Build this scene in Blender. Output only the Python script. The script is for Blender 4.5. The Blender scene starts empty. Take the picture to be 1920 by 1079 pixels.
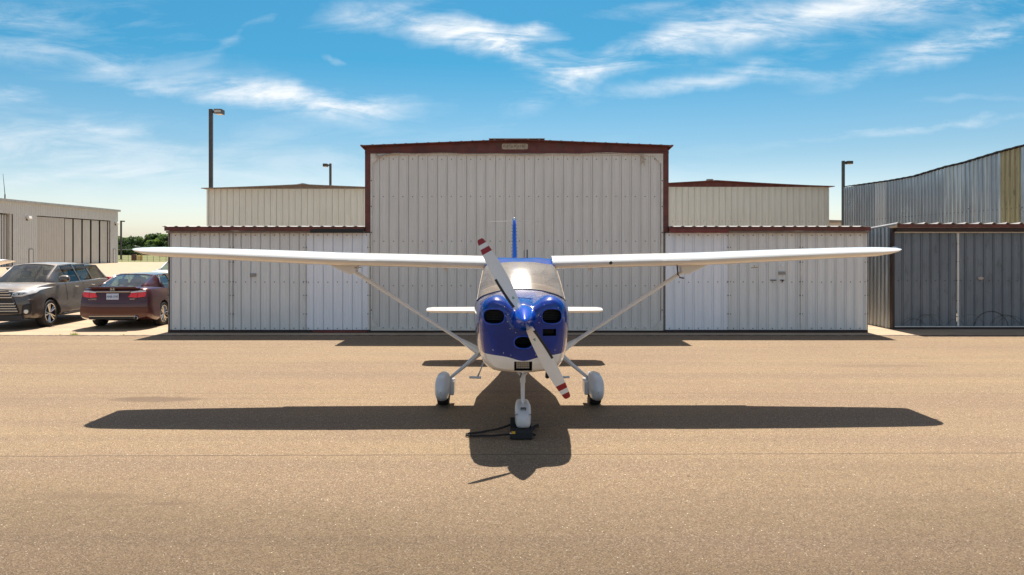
import bpy, bmesh, math, random
from mathutils import Vector, Matrix
from mathutils.bvhtree import BVHTree
R = math.radians
random.seed(7)
sc = bpy.context.scene
col = sc.collection

# ------------------------------------------------------------------ camera
CAMH = 2.285
F = 1400.0
cam_d = bpy.data.cameras.new("camera"); cam = bpy.data.objects.new("camera", cam_d); col.objects.link(cam)
cam.location = (0, 0, CAMH); cam.rotation_euler = (R(90), 0, 0)
cam_d.sensor_width = 36; cam_d.lens = F/1920*36
cam_d.shift_y = -73.5/1920
cam_d.clip_start = 0.1; cam_d.clip_end = 6000
sc.camera = cam
sc.view_settings.view_transform = 'Standard'; sc.view_settings.look = 'None'
sc.view_settings.gamma = 1; sc.view_settings.use_curve_mapping = False
sc.view_settings.exposure = 0.96
sc.cycles.max_bounces = 8
sc.cycles.use_denoising = True

# ------------------------------------------------------------------ sun + sky
SUN = Vector((0.02, 0.5, 1.0)).normalized()
sl = bpy.data.lights.new("sun", 'SUN'); so = bpy.data.objects.new("sun", sl); col.objects.link(so)
sl.energy = 4.8; sl.angle = R(0.53); sl.color = (1.0, 0.93, 0.82)
so.rotation_euler = SUN.to_track_quat('Z', 'Y').to_euler(); so.location = (0, 20, 40)

world = bpy.data.worlds.new("World"); sc.world = world; world.use_nodes = True
nt = world.node_tree; nt.nodes.clear()
class NB:
    def __init__(s, nt): s.nt = nt
    def n(s, t, **k):
        x = s.nt.nodes.new(t)
        for a, b in k.items(): setattr(x, a, b)
        return x
    def put(s, sock, v):
        if isinstance(v, (int, float)): sock.default_value = v
        elif isinstance(v, (tuple, list)): sock.default_value = v
        else: s.nt.links.new(v, sock)
    def m(s, op, a, b=None, c=None, clamp=False):
        x = s.n('ShaderNodeMath', operation=op, use_clamp=clamp)
        s.put(x.inputs[0], a)
        if b is not None: s.put(x.inputs[1], b)
        if c is not None: s.put(x.inputs[2], c)
        return x.outputs[0]
    def mr(s, v, a, b, c=0.0, d=1.0, smooth=True):
        x = s.n('ShaderNodeMapRange'); x.interpolation_type = 'SMOOTHSTEP' if smooth else 'LINEAR'
        s.put(x.inputs[0], v); x.inputs[1].default_value = a; x.inputs[2].default_value = b
        x.inputs[3].default_value = c; x.inputs[4].default_value = d
        return x.outputs[0]
    def mix(s, f, a, b, mode='MIX'):
        x = s.n('ShaderNodeMix', data_type='RGBA', blend_type=mode)
        s.put(x.inputs[0], f); s.put(x.inputs[6], a); s.put(x.inputs[7], b)
        return x.outputs[2]
    def noise(s, vec, scale, detail=4, rough=0.55, dist=0.0, lac=2.0):
        x = s.n('ShaderNodeTexNoise'); x.inputs['Scale'].default_value = scale
        x.inputs['Detail'].default_value = detail; x.inputs['Roughness'].default_value = rough
        x.inputs['Distortion'].default_value = dist; x.inputs['Lacunarity'].default_value = lac
        if vec is not None: s.put(x.inputs['Vector'], vec)
        return x
    def mapping(s, vec, scale=(1,1,1), loc=(0,0,0), rot=(0,0,0)):
        x = s.n('ShaderNodeMapping'); s.put(x.inputs[0], vec)
        x.inputs[1].default_value = loc; x.inputs[2].default_value = rot; x.inputs[3].default_value = scale
        return x.outputs[0]
    def xyz(s, vec):
        x = s.n('ShaderNodeSeparateXYZ'); s.put(x.inputs[0], vec); return x.outputs
    def comb(s, a, b, c):
        x = s.n('ShaderNodeCombineXYZ'); s.put(x.inputs[0], a); s.put(x.inputs[1], b); s.put(x.inputs[2], c); return x.outputs[0]

b = NB(nt)
sky = b.n('ShaderNodeTexSky'); sky.sky_type = 'NISHITA'; sky.sun_disc = False
sky.sun_elevation = math.asin(SUN.z); sky.sun_rotation = math.atan2(SUN.x, SUN.y)
sky.air_density = 1.0; sky.dust_density = 1.2; sky.ozone_density = 1.6; sky.altitude = 100
tc = b.n('ShaderNodeTexCoord'); D_ = b.xyz(tc.outputs['Generated'])
yy = b.m('MAXIMUM', D_[1], 0.12)
U = b.m('DIVIDE', D_[0], yy); V = b.m('DIVIDE', D_[2], yy)          # direction as tangents east and up of north
P = b.comb(U, V, 0.0)
w1 = b.noise(P, 2.2, 3, 0.5); w2 = b.noise(b.mapping(P, loc=(5.2, 1.3, 0)), 9.0, 3, 0.55)
def warp(v, amp1, amp2, ch):
    a = b.xyz(w1.outputs['Color'])[ch]; c = b.xyz(w2.outputs['Color'])[ch]
    r = b.m('MULTIPLY_ADD', b.m('SUBTRACT', a, 0.5), amp1, v)
    return b.m('MULTIPLY_ADD', b.m('SUBTRACT', c, 0.5), amp2, r)
w3 = b.noise(b.mapping(P, loc=(1.2, 8.3, 0)), 30.0, 4, 0.6)
Uw = warp(U, 0.07, 0.06, 0); Vw = warp(V, 0.03, 0.035, 1)
Uw = b.m('MULTIPLY_ADD', b.m('SUBTRACT', b.xyz(w3.outputs['Color'])[0], 0.5), 0.03, Uw); Vw = b.m('MULTIPLY_ADD', b.m('SUBTRACT', b.xyz(w3.outputs['Color'])[1], 0.5), 0.014, Vw)
# cirrus banks: azimuth tangent, elevation tangent, half length, half width, tilt, density
def px(x, y): return ((x-960)/F, (466-y)/F)
banks = [
 (870, 72, 120, 24, -12, 1.5), (985, 60, 40, 14, 30, .9), (960, 92, 90, 18, -30, 1.2), (1060, 118, 55, 25, -40, .8),
 (1180, 105, 190, 20, 24, .85), (1390, 58, 300, 26, 14, .75), (1680, 18, 300, 36, 8, .75),
 (1790, 82, 190, 20, 16, 1.0), (1300, 152, 150, 13, 12, .8), (1500, 130, 90, 14, 4, .45),
 (380, 165, 160, 14, -4, .8), (560, 182, 140, 19, -12, 1.1), (690, 195, 90, 18, -2, .7),
 (110, 95, 150, 26, -8, .6), (205, 125, 40, 10, -10, .35), (20, 175, 50, 14, -5, .7), (60, 30, 110, 22, -8, .5),
 (480, 45, 80, 10, 40, .25), (640, 120, 26, 6, -25, .6), (40, 275, 230, 42, -4, .4), (210, 242, 70, 10, -3, .4),
 (690, 25, 90, 22, 10, .55), (1760, 238, 230, 9, 5, .55), (160, 330, 170, 12, 3, .3), (1850, 185, 160, 8, -2, .25),
 (300, 60, 260, 60, -25, .18), (220, 290, 600, 85, -3, .30), (1000, 330, 700, 60, 0, .16), (1250, 22, 200, 14, 3, .35)]
tot = None
for (cx, cy, rx, ry, an, st) in banks:
    u0, v0 = px(cx, cy); c, s = math.cos(R(an)), math.sin(R(an))
    du = b.m('SUBTRACT', Uw, u0); dv = b.m('SUBTRACT', Vw, v0)
    a = b.m('ADD', b.m('MULTIPLY', du, c/(rx/F)), b.m('MULTIPLY', dv, s/(rx/F)))
    e = b.m('ADD', b.m('MULTIPLY', du, -s/(ry/F)), b.m('MULTIPLY', dv, c/(ry/F)))
    q = b.m('ADD', b.m('MULTIPLY', a, a), b.m('MULTIPLY', e, e))
    g = b.m('MULTIPLY', b.m('POWER', 2.718, b.m('MULTIPLY', q, -0.8)), st)
    tot = g if tot is None else b.m('ADD', tot, g)
st1 = b.noise(b.mapping(P, scale=(3.0, 15, 1), rot=(0, 0, R(-10))), 1.6, 9, 0.62, 0.9)
st2 = b.noise(b.mapping(P, scale=(2.2, 9, 1), rot=(0, 0, R(8)), loc=(3, 7, 0)), 3.5, 8, 0.65, 0.6)
tex = b.m('ADD', b.m('MULTIPLY', st1.outputs[0], 0.6), b.m('MULTIPLY', st2.outputs[0], 0.4))
cov = b.m('MULTIPLY', tot, b.mr(tex, 0.36, 0.66, 0.08, 1.2))
cov = b.mr(cov, 0.07, 1.36, 0.0, 0.97, smooth=False)
fwd = b.mr(D_[1], 0.12, 0.3)
cov = b.m('MULTIPLY', cov, fwd)
# the rest of the dome carries thin loose cirrus
zz = b.m('MAXIMUM', D_[2], 0.05)
PD = b.comb(b.m('DIVIDE', D_[0], zz), b.m('DIVIDE', D_[1], zz), 0.0)
dn = b.noise(b.mapping(PD, scale=(0.5, 1.3, 1), rot=(0, 0, .5)), 1.4, 7, 0.6, 0.8)
dc = b.m('MULTIPLY', b.mr(dn.outputs[0], 0.5, 0.75, 0, 0.7), b.m('MULTIPLY', b.mr(D_[2], 0.35, 0.6), 1.0))
cov = b.m('MAXIMUM', cov, dc)
fill_cloud = b.m('MULTIPLY', b.mr(D_[1], -0.6, -0.05, .36, 0), b.mr(dn.outputs[0], .3, .65, .35, 1))      # unseen bright cloud added behind the viewer to fill the shaded doors
cov = b.m('MAXIMUM', cov, fill_cloud)
cov = b.m('MULTIPLY', cov, b.mr(D_[2], 0.0, 0.05))
lift = b.mr(D_[2], 0.03, 0.24, 0, 1, smooth=False)
grade = b.mix(lift, (1.02, 1.03, 1.07, 1), (0.22, 0.755, 0.90, 1))
grade = b.mix(b.mr(D_[2], 0.42, 0.70), grade, (1.15, 1.05, .97, 1))  # unseen sky overhead lifted and neutralised to fill the shaded surfaces
grade = b.mix(b.mr(D_[2], 0.13, 0.0, 0, 1), grade, (1.42, 1.45, 1.52, 1))
skyc = b.mix(1.0, sky.outputs[0], grade, 'MULTIPLY')
skyc = b.mix(cov, skyc, (8.6, 8.9, 9.1, 1))
bg = b.n('ShaderNodeBackground'); b.put(bg.inputs[0], skyc); bg.inputs[1].default_value = 0.060
ow = b.n('ShaderNodeOutputWorld'); nt.links.new(bg.outputs[0], ow.inputs[0])

# ------------------------------------------------------------------ materials
M = {}
def new_mat(name):
    m = bpy.data.materials.new(name); m.use_nodes = True
    nt = m.node_tree; p = nt.nodes['Principled BSDF']; M[name] = m
    return m, NB(nt), p
def c4(c): return (c[0], c[1], c[2], 1.0)
def mat(name, colr, rough=0.6, metal=0.0, coat=0.0, var=0.0, vs=3.0, vscale=(1,1,1), bump=0.0, bs=60.0, bd=0.01, spec=0.5,
        dirt=None, dirt_lo=0.5, dirt_hi=0.75, ds=2.0, dscale=(1,1,1), rvar=0.0):
    m, b, p = new_mat(name)
    tc = b.n('ShaderNodeTexCoord').outputs['Object']
    c = c4(colr)
    if var:
        n = b.noise(b.mapping(tc, vscale), vs, 6, 0.6)
        f = b.mr(n.outputs[0], 0.25, 0.75)
        c = b.mix(f, c4([x*(1-var) for x in colr]), c4([min(1, x*(1+var)) for x in colr]))
    if dirt:
        n = b.noise(b.mapping(tc, dscale, loc=(3.1, 1.7, .4)), ds, 7, 0.65)
        c = b.mix(b.mr(n.outputs[0], dirt_lo, dirt_hi), c, c4(dirt))
    b.put(p.inputs['Base Color'], c)
    if rvar:
        n = b.noise(tc, vs*1.7, 5, 0.6)
        b.put(p.inputs['Roughness'], b.mr(n.outputs[0], 0.3, 0.7, max(0.02, rough-rvar), rough+rvar))
    else: p.inputs['Roughness'].default_value = rough
    p.inputs['Metallic'].default_value = metal
    p.inputs['Coat Weight'].default_value = coat; p.inputs['Coat Roughness'].default_value = 0.04
    p.inputs['Specular IOR Level'].default_value = spec
    if bump:
        n = b.noise(tc, bs, 5, 0.6); bn = b.n('ShaderNodeBump'); bn.inputs['Strength'].default_value = bump
        bn.inputs['Distance'].default_value = bd; b.put(bn.inputs['Height'], n.outputs[0]); b.put(p.inputs['Normal'], bn.outputs[0])
    return m

# painted sheet metal of the hangars: chalky paint, vertical run marks, grime
def sheet(name, colr, metal=0.0, rough=0.5, streak=0.07, grime=(0.16, 0.13, 0.10), gr=(0.60, 0.85), patch=0.05, arcs=()):
    m, b, p = new_mat(name)
    tc = b.n('ShaderNodeTexCoord').outputs['Object']
    s = b.noise(b.mapping(tc, (5.0, 5.0, 0.35)), 1.8, 8, 0.68)
    c = b.mix(b.mr(s.outputs[0], 0.3, 0.7), c4([x*(1-streak) for x in colr]), c4([min(1, x*(1+streak*.6)) for x in colr]))
    k = b.noise(tc, 0.7, 5, 0.6)
    c = b.mix(b.mr(k.outputs[0], 0.35, 0.7, 0, patch*3), c, c4([x*.72 for x in colr]))
    g = b.noise(b.mapping(tc, (3, 3, 0.8), loc=(9, 2, 1)), 2.6, 9, 0.72)
    c = b.mix(b.mr(g.outputs[0], gr[0], gr[1], 0, 0.8), c, c4(grime))
    X_ = b.xyz(tc)
    for (ax, az, ar_, aw, ast) in arcs:      # scuffs scratched into the paint by wind-blown weeds
        dx = b.m('SUBTRACT', X_[0], ax); dz = b.m('SUBTRACT', X_[2], az)
        q = b.m('SQRT', b.m('ADD', b.m('MULTIPLY', dx, dx), b.m('MULTIPLY', dz, dz)))
        f = b.mr(b.m('ABSOLUTE', b.m('SUBTRACT', q, ar_)), aw*.3, aw, ast, 0)
        c = b.mix(f, c, c4([x*.25 for x in colr]))
    fine = b.noise(tc, 45, 4, 0.7)
    c = b.mix(b.mr(fine.outputs[0], 0.62, 0.75, 0, 0.25), c, c4([x*.6 for x in colr]))
    b.put(p.inputs['Base Color'], c)
    b.put(p.inputs['Roughness'], b.mr(k.outputs[0], 0.3, 0.7, rough-.08, rough+.12))
    p.inputs['Metallic'].default_value = metal
    bn = b.n('ShaderNodeBump'); bn.inputs['Strength'].default_value = 0.22; bn.inputs['Distance'].default_value = 0.02
    w = b.noise(b.mapping(tc, (2.5, 2.5, 1.0)), 2.0, 3, 0.5)
    b.put(bn.inputs['Height'], w.outputs[0]); b.put(p.inputs['Normal'], bn.outputs[0])
    return m

sheet('door_tan', (0.74, 0.71, 0.67), grime=(.30,.26,.20), gr=(.70,.95))
sheet('door_grey', (0.76, 0.755, 0.74), grime=(.30,.28,.26), gr=(.62,.9))
sheet('door_new', (0.87, 0.88, 0.92), streak=.05, patch=.02, gr=(.75,.95))
sheet('wall_cream', (0.74, 0.73, 0.65), gr=(.66,.9))
sheet('wall_far', (0.54, 0.545, 0.53), patch=.04, gr=(.75,.95))
sheet('wall_far_door', (0.50, 0.48, 0.44), patch=.04, gr=(.75,.95))
random.seed(21)
sheet('blue_door', (0.185, 0.21, 0.24), arcs=[(1.23-13.3+12.25+random.uniform(-2.2, 1.2), random.uniform(-.1, .15), random.uniform(.15, .45), random.uniform(.008, .02), random.uniform(.3, .6)) for _ in range(15)]+[(.23, .0, .5, .02, .8), (.25, .05, .46, .012, .6)], metal=.3, rough=.42, grime=(.10,.11,.12), gr=(.50,.72), patch=.15)
sheet('galvanised', (0.44, 0.465, 0.485), metal=.75, rough=.34, streak=.25, gr=(.62,.85), patch=.12)
sheet('galvanised_light', (0.62, 0.64, 0.64), metal=.5, rough=.42, streak=.12, gr=(.7,.9))
sheet('galvanised_bright', (0.55, 0.56, 0.55), metal=.8, rough=.36, streak=.3, gr=(.62,.85))
sheet('fibreglass', (0.36, 0.30, 0.15), metal=0.0, rough=.45, streak=.35, grime=(.05,.04,.02), gr=(.52,.72), patch=.2)
mat('brown_steel', (0.135, 0.034, 0.026), 0.5, var=.3, vs=4, dirt=(.09,.06,.045), dirt_lo=.5, dirt_hi=.8, ds=3)
mat('brown_red', (0.17, 0.03, 0.025), 0.45, var=.2, vs=4)
mat('brown_dark', (0.035, 0.018, 0.015), 0.6, var=.3)
mat('weathered_trim', (0.23, 0.19, 0.165), 0.7, var=.3, vs=9, vscale=(1,1,3))
mat('door_trim_paint', (0.66, 0.62, 0.56), 0.55, var=.12, vs=5)
mat('white_trim', (0.70, 0.68, 0.64), 0.5, var=.1)
mat('bolt', (0.06, 0.055, 0.05), 0.5, metal=.5)
mat('black', (0.012, 0.012, 0.013), 0.6)
mat('dark_gap', (0.02, 0.018, 0.016), 0.8)
mat('sign_plate', (0.42, 0.36, 0.28), 0.6, var=.25, vs=14)
mat('sign_ink', (0.16, 0.12, 0.09), 0.7)
mat('label_plate', (0.30, 0.28, 0.26), 0.6, var=.3, vs=60)
mat('strap', (0.50, 0.42, 0.34), 0.85, var=.3, vs=20)
mat('pole_steel', (0.065, 0.055, 0.05), 0.5, var=.2)
mat('pole_green', (0.03, 0.04, 0.038), 0.5)
mat('lamp_glass', (0.50, 0.47, 0.42), 0.3)
mat('white_paint', (0.84, 0.825, 0.79), 0.22, coat=.6, var=.03, vs=2.0, rvar=.05)
mat('gear_white', (0.60, 0.62, 0.65), 0.28, coat=.5, var=.04, vs=8, dirt=(.42,.40,.36), dirt_lo=.6, dirt_hi=.85, ds=6)
mat('prop_white', (0.78, 0.76, 0.73), 0.35, coat=.2, var=.03, vs=9)
mat('prop_red', (0.30, 0.012, 0.016), 0.4)
mat('prop_green', (0.03, 0.22, 0.07), 0.5)
mat('boot_black', (0.02, 0.018, 0.02), 0.5)
mat('rubber', (0.018, 0.017, 0.017), 0.75, bump=.2, bs=80, bd=.004)
mat('chrome', (0.75, 0.75, 0.75), 0.15, metal=1.0)
mat('alloy', (0.62, 0.60, 0.57), 0.25, metal=.9)
mat('alloy_dark', (0.05, 0.05, 0.05), 0.4, metal=.6)
mat('lamp_reflector', (0.55, 0.52, 0.47), 0.25, metal=.7)
mat('tan_dash', (0.50, 0.40, 0.30), 0.8, var=.15, vs=8)
mat('seat_tan', (0.30, 0.25, 0.19), 0.85, var=.2, vs=10)
mat('headliner', (0.36, 0.34, 0.30), 0.9)
mat('cabin_dark', (0.06, 0.06, 0.06), 0.7)
mat('seat_grey', (0.36, 0.35, 0.30), 0.85)
mat('rope', (0.035, 0.030, 0.028), 0.9, bump=.4, bs=200, bd=.003)
mat('chock', (0.005, 0.0055, 0.007), 0.6, bump=.15, bs=150, bd=.002)
mat('yellow_label', (0.75, 0.45, 0.02), 0.5)
mat('red_label', (0.45, 0.03, 0.02), 0.5)
mat('white_label', (0.8, 0.8, 0.8), 0.5)
def pale_tops(name, colr, top_col, rough, metal):
    m, b, p = new_mat(name); tc = b.n('ShaderNodeTexCoord').outputs['Object']
    nz = b.xyz(b.n('ShaderNodeNewGeometry').outputs['Normal'])[2]; n = b.noise(tc, 3, 5, .6)
    f = b.m('MULTIPLY', b.mr(nz, .55, .95), b.mr(n.outputs[0], .2, .7, .45, .8))      # paler, rougher tone on the upward-facing panels
    b.put(p.inputs['Base Color'], b.mix(f, c4(colr), c4(top_col))); b.put(p.inputs['Roughness'], b.m('MULTIPLY_ADD', f, .2, rough))
    b.put(p.inputs['Metallic'], b.m('MULTIPLY', b.m('SUBTRACT', 1.0, f), metal)); p.inputs['Coat Weight'].default_value = .9
pale_tops('suv_paint', (0.13, 0.108, 0.093), (0.40, 0.34, 0.28), .34, .45)
mat('sedan_paint', (0.070, 0.005, 0.005), 0.30, metal=.3, coat=1.0, var=.04)
mat('car_white', (0.80, 0.80, 0.78), 0.3, coat=1.0)
mat('car_plastic', (0.022, 0.022, 0.023), 0.5)
mat('tail_red', (0.95, 0.012, 0.012), 0.12, coat=1.0)
mat('lamp_clear', (0.78, 0.78, 0.78), 0.2, metal=.0, coat=1.0)
mat('plate_blue', (0.55, 0.62, 0.74), 0.5, var=.1, vs=30)
mat('plate_ink', (0.03, 0.05, 0.22), 0.5)
mat('yellow_paint', (0.55, 0.27, 0.03), 0.5, var=.2)
mat('bark', (0.10, 0.08, 0.06), 0.9, var=.3, vs=8)
mat('roof_grey', (0.34, 0.34, 0.33), 0.5, metal=.3, var=.2)
mat('roof_edge', (0.42, 0.39, 0.37), 0.4, metal=.4, var=.2)

def glass(name, tint, haze=0.06, refl=1.0, rough=0.02, hazecol=(.75,.72,.66), dark=0.0):
    m, b, p = new_mat(name); nt = m.node_tree; nt.nodes.remove(p)
    out = [n for n in nt.nodes if n.type == 'OUTPUT_MATERIAL'][0]
    t = b.n('ShaderNodeBsdfTransparent'); t.inputs[0].default_value = c4(tint)
    g = b.n('ShaderNodeBsdfGlossy'); g.inputs['Roughness'].default_value = rough; g.inputs[0].default_value = (1,1,1,1)
    lw = b.n('ShaderNodeLayerWeight'); lw.inputs[0].default_value = .5
    fr = b.m('MULTIPLY_ADD', b.m('POWER', lw.outputs['Facing'], 5.0), .95, .045)
    mx = b.n('ShaderNodeMixShader'); b.put(mx.inputs[0], b.m('MULTIPLY', fr, refl, clamp=True))
    nt.links.new(t.outputs[0], mx.inputs[1]); nt.links.new(g.outputs[0], mx.inputs[2])
    d = b.n('ShaderNodeBsdfDiffuse'); d.inputs[0].default_value = c4(hazecol)
    tl = b.n('ShaderNodeBsdfTranslucent'); tl.inputs[0].default_value = c4(hazecol)
    dm = b.n('ShaderNodeMixShader'); dm.inputs[0].default_value = .4
    nt.links.new(d.outputs[0], dm.inputs[1]); nt.links.new(tl.outputs[0], dm.inputs[2])
    tc = b.n('ShaderNodeTexCoord').outputs['Object']; nz = b.noise(tc, 3.0, 6, .6)
    m2 = b.n('ShaderNodeMixShader'); b.put(m2.inputs[0], b.mr(nz.outputs[0], .3, .7, haze*.5, haze*1.4))
    nt.links.new(mx.outputs[0], m2.inputs[1]); nt.links.new(dm.outputs[0], m2.inputs[2])
    nt.links.new(m2.outputs[0], out.inputs[0])
    return m
glass('windscreen', (.80,.77,.70), haze=.25, refl=2.4, rough=.085, hazecol=(.74,.67,.57))
glass('side_glass', (.75,.80,.82), haze=.03, refl=2.0)
glass('car_glass', (.42,.52,.46), haze=.05, refl=1.2)
glass('car_glass_dark', (.10,.10,.10), haze=.02, refl=1.0)

def plane_paint():
    m, b, p = new_mat('plane_paint')
    tc = b.n('ShaderNodeTexCoord').outputs['Object']; x, y, z = b.xyz(tc)
    # white belly below a curved paint line that dips at the centreline of the nose
    dip = b.m('MULTIPLY', b.m('POWER', 2.718, b.m('MULTIPLY', b.m('MULTIPLY', x, x), -45.0)), -0.05)
    bow = b.m('MULTIPLY', b.m('MULTIPLY', x, x), 0.16)
    line = b.m('ADD', b.m('ADD', 1.035, dip), bow)
    f = b.mr(b.m('SUBTRACT', z, line), -0.002, 0.002)
    n = b.noise(tc, 2.5, 4, .5)
    blue = b.mix(b.mr(n.outputs[0], .3, .7), (0.001, 0.022, 0.19, 1), (0.0015, 0.034, 0.27, 1))
    pc = b.mix(f, (0.80, 0.785, 0.75, 1), blue)
    def seam(v, at, w): return b.mr(b.m('ABSOLUTE', b.m('SUBTRACT', v, at)), w*.5, w, 1, 0)
    ax_ = b.m('ABSOLUTE', x); fr_ = b.mr(y, -.75, -.74, 1, 0)
    sm = seam(y, 8.99-10.5, .0035)                                           # joint of nose bowl and cowl panels
    sm = b.m('MAXIMUM', sm, b.m('MULTIPLY', seam(z, 1.335, .0035), b.m('MULTIPLY', b.mr(ax_, .40, .42), fr_)))
    sm = b.m('MAXIMUM', sm, b.m('MULTIPLY', seam(x, .0, .003), b.m('MULTIPLY', b.mr(z, 1.5, 1.51), fr_)))
    sm = b.m('MAXIMUM', sm, b.m('MULTIPLY', seam(ax_, .205, .003), b.m('MULTIPLY', b.mr(z, 1.6, 1.61), fr_)))
    b.put(p.inputs['Base Color'], b.mix(b.m('MULTIPLY', sm, .85), pc, (0.004, 0.006, 0.02, 1)))
    p.inputs['Roughness'].default_value = .26; p.inputs['Metallic'].default_value = 0.0
    p.inputs['Coat Weight'].default_value = 1.0; p.inputs['Coat Roughness'].default_value = 0.03
    p.inputs['Coat IOR'].default_value = 1.5; p.inputs['Specular IOR Level'].default_value = .15
    w = b.noise(tc, 5.0, 2, .5); bn = b.n('ShaderNodeBump'); bn.inputs['Strength'].default_value = .08; bn.inputs['Distance'].default_value = .02
    b.put(bn.inputs['Height'], w.outputs[0]); b.put(p.inputs['Coat Normal'], bn.outputs[0])
plane_paint()
mat('blue_paint', (0.002, 0.052, 0.40), 0.24, coat=1.0, var=.1, spec=.15)

def leaf_mat(name, c):
    m, b, p = new_mat(name)
    g = b.n('ShaderNodeNewGeometry'); oi = b.n('ShaderNodeObjectInfo')
    f = g.outputs['Random Per Island']
    cc = b.mix(f, c4([x*.6 for x in c]), c4([x*1.35 for x in c]))
    b.put(p.inputs['Base Color'], cc); p.inputs['Roughness'].default_value = .6
    out = [q for q in m.node_tree.nodes if q.type == 'OUTPUT_MATERIAL'][0]
    tr = b.n('ShaderNodeBsdfTranslucent'); b.put(tr.inputs[0], b.mix(1.0, cc, (1.5, 1.7, .9, 1), 'MULTIPLY')); ms = b.n('ShaderNodeMixShader'); ms.inputs[0].default_value = .45
    m.node_tree.links.new(p.outputs[0], ms.inputs[1]); m.node_tree.links.new(tr.outputs[0], ms.inputs[2]); m.node_tree.links.new(ms.outputs[0], out.inputs[0])
leaf_mat('leaf_dark', (0.055, 0.085, 0.038)); leaf_mat('leaf_mid', (0.095, 0.145, 0.046)); leaf_mat('leaf_light', (0.15, 0.22, 0.05))
leaf_mat('hedge_leaf', (0.035, 0.058, 0.026)); leaf_mat('grass_leaf', (0.20, 0.24, 0.05))

def asphalt():
    m, b, p = new_mat('asphalt')
    tc = b.n('ShaderNodeTexCoord').outputs['Object']; x, y, z = b.xyz(tc)
    base = (0.355, 0.25, 0.148, 1)
    big = b.noise(b.mapping(tc, (0.16, 0.5, 1)), 1.0, 6, .6)
    c = b.mix(b.mr(big.outputs[0], .3, .7, 0, .75), base, (0.255, 0.170, 0.116, 1))
    band = b.noise(b.mapping(tc, (0.02, 1.6, 1), loc=(0, 3, 0)), 1.0, 5, .6)      # paving-lane streaks run left to right
    c = b.mix(b.mr(band.outputs[0], .42, .70, 0, .5), c, (0.215, 0.150, 0.108, 1))
    med = b.noise(tc, 7.0, 7, .7)
    c = b.mix(b.mr(med.outputs[0], .35, .7, 0, .30), c, (0.20, 0.13, 0.09, 1))
    agg = b.n('ShaderNodeTexVoronoi'); agg.inputs['Scale'].default_value = 105; b.put(agg.inputs['Vector'], tc)
    ar = b.xyz(agg.outputs['Color'])[0]
    c = b.mix(b.mr(ar, .15, 1.0, 0, .95, smooth=False), c, (0.115, 0.078, 0.054, 1))
    c = b.mix(b.mr(ar, .90, .93, 0, .5), c, (0.62, 0.50, 0.38, 1))
    ag3 = b.n('ShaderNodeTexVoronoi'); ag3.inputs['Scale'].default_value = 46; b.put(ag3.inputs['Vector'], tc)
    sp = b.m('MULTIPLY', b.mr(b.xyz(ag3.outputs['Color'])[1], .977, .982), b.mr(ag3.outputs['Distance'], .18, .28, 1, 0))
    c = b.mix(sp, c, (0.95, 0.85, 0.68, 1))
    sp2 = b.m('MULTIPLY', b.mr(b.xyz(ag3.outputs['Color'])[2], .985, .99), b.mr(ag3.outputs['Distance'], .22, .34, 1, 0))
    c = b.mix(sp2, c, (0.07, 0.05, 0.04, 1))
    # damp-dark stains
    def blob(cx, cy, rx, ry, s, c):
        wob = b.noise(tc, 2.5, 4, .6)
        dx = b.m('DIVIDE', b.m('SUBTRACT', x, cx), rx); dy = b.m('DIVIDE', b.m('SUBTRACT', y, cy), ry)
        q = b.m('ADD', b.m('MULTIPLY', dx, dx), b.m('MULTIPLY', dy, dy))
        q = b.m('ADD', q, b.m('MULTIPLY', b.m('SUBTRACT', wob.outputs[0], .5), 1.6))
        return b.mix(b.mr(q, .3, 1.1, s, 0), c, (0.13, 0.085, 0.06, 1))
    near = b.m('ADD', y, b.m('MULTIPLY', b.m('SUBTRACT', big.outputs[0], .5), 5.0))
    c = b.mix(b.mr(near, 3.4, 9.0, 1.0, 0), c, (.41, .40, .395, 1), 'MULTIPLY')      # foreground falloff like a lens vignette, painted into the asphalt colour
    c = blob(-5.4, 11.3, .75, .25, .7, c); c = blob(-3.1, 6.68, .25, .05, .6, c); c = blob(-3.9, 6.9, .7, .10, .35, c)
    c = blob(1.77, 7.49, .022, .03, .95, c); c = blob(.25, 9.9, .10, .05, .6, c); c = blob(.05, 8.35, .05, .03, .5, c)
    c = blob(-.3, 11.9, 1.3, .12, .3, c); c = blob(7.2, 14.5, 1.2, .2, .3, c)
    # construction joints across the ramp: thin sealed lines
    def joint(y0, slope, w, s, c, seed):
        wob = b.noise(b.mapping(tc, (1, 1, 1), loc=(seed, 0, 0)), 1.3, 5, .6)
        yy = b.m('SUBTRACT', y, b.m('MULTIPLY_ADD', x, slope, y0)); yy = b.m('ADD', yy, b.m('MULTIPLY', b.m('SUBTRACT', wob.outputs[0], .5), .05))
        f = b.mr(b.m('ABSOLUTE', yy), w*.4, w, s, 0)
        return b.mix(f, c, (0.09, 0.062, 0.048, 1))
    c = joint(8.27, .012, .015, .95, c, 1); c = joint(11.75, .0, .014, .5, c, 4); c = joint(14.9, .003, .018, .5, c, 7); c = joint(17.2, -.002, .02, .35, c, 9)
    grn = b.noise(tc, 38.0, 5, .75)
    c = b.mix(b.mr(grn.outputs[0], .52, .72, 0, .38), c, (0.10, 0.07, 0.048, 1))
    c = b.mix(1.0, c, (.965, .965, .905, 1), 'MULTIPLY')
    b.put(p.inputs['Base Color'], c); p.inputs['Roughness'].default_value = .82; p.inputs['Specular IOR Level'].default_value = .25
    bn = b.n('ShaderNodeBump'); bn.inputs['Strength'].default_value = .8; bn.inputs['Distance'].default_value = .008
    h = b.m('ADD', agg.outputs['Distance'], b.m('MULTIPLY', med.outputs[0], 1.5))
    b.put(bn.inputs['Height'], h); b.put(p.inputs['Normal'], bn.outputs[0])
asphalt()
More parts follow.
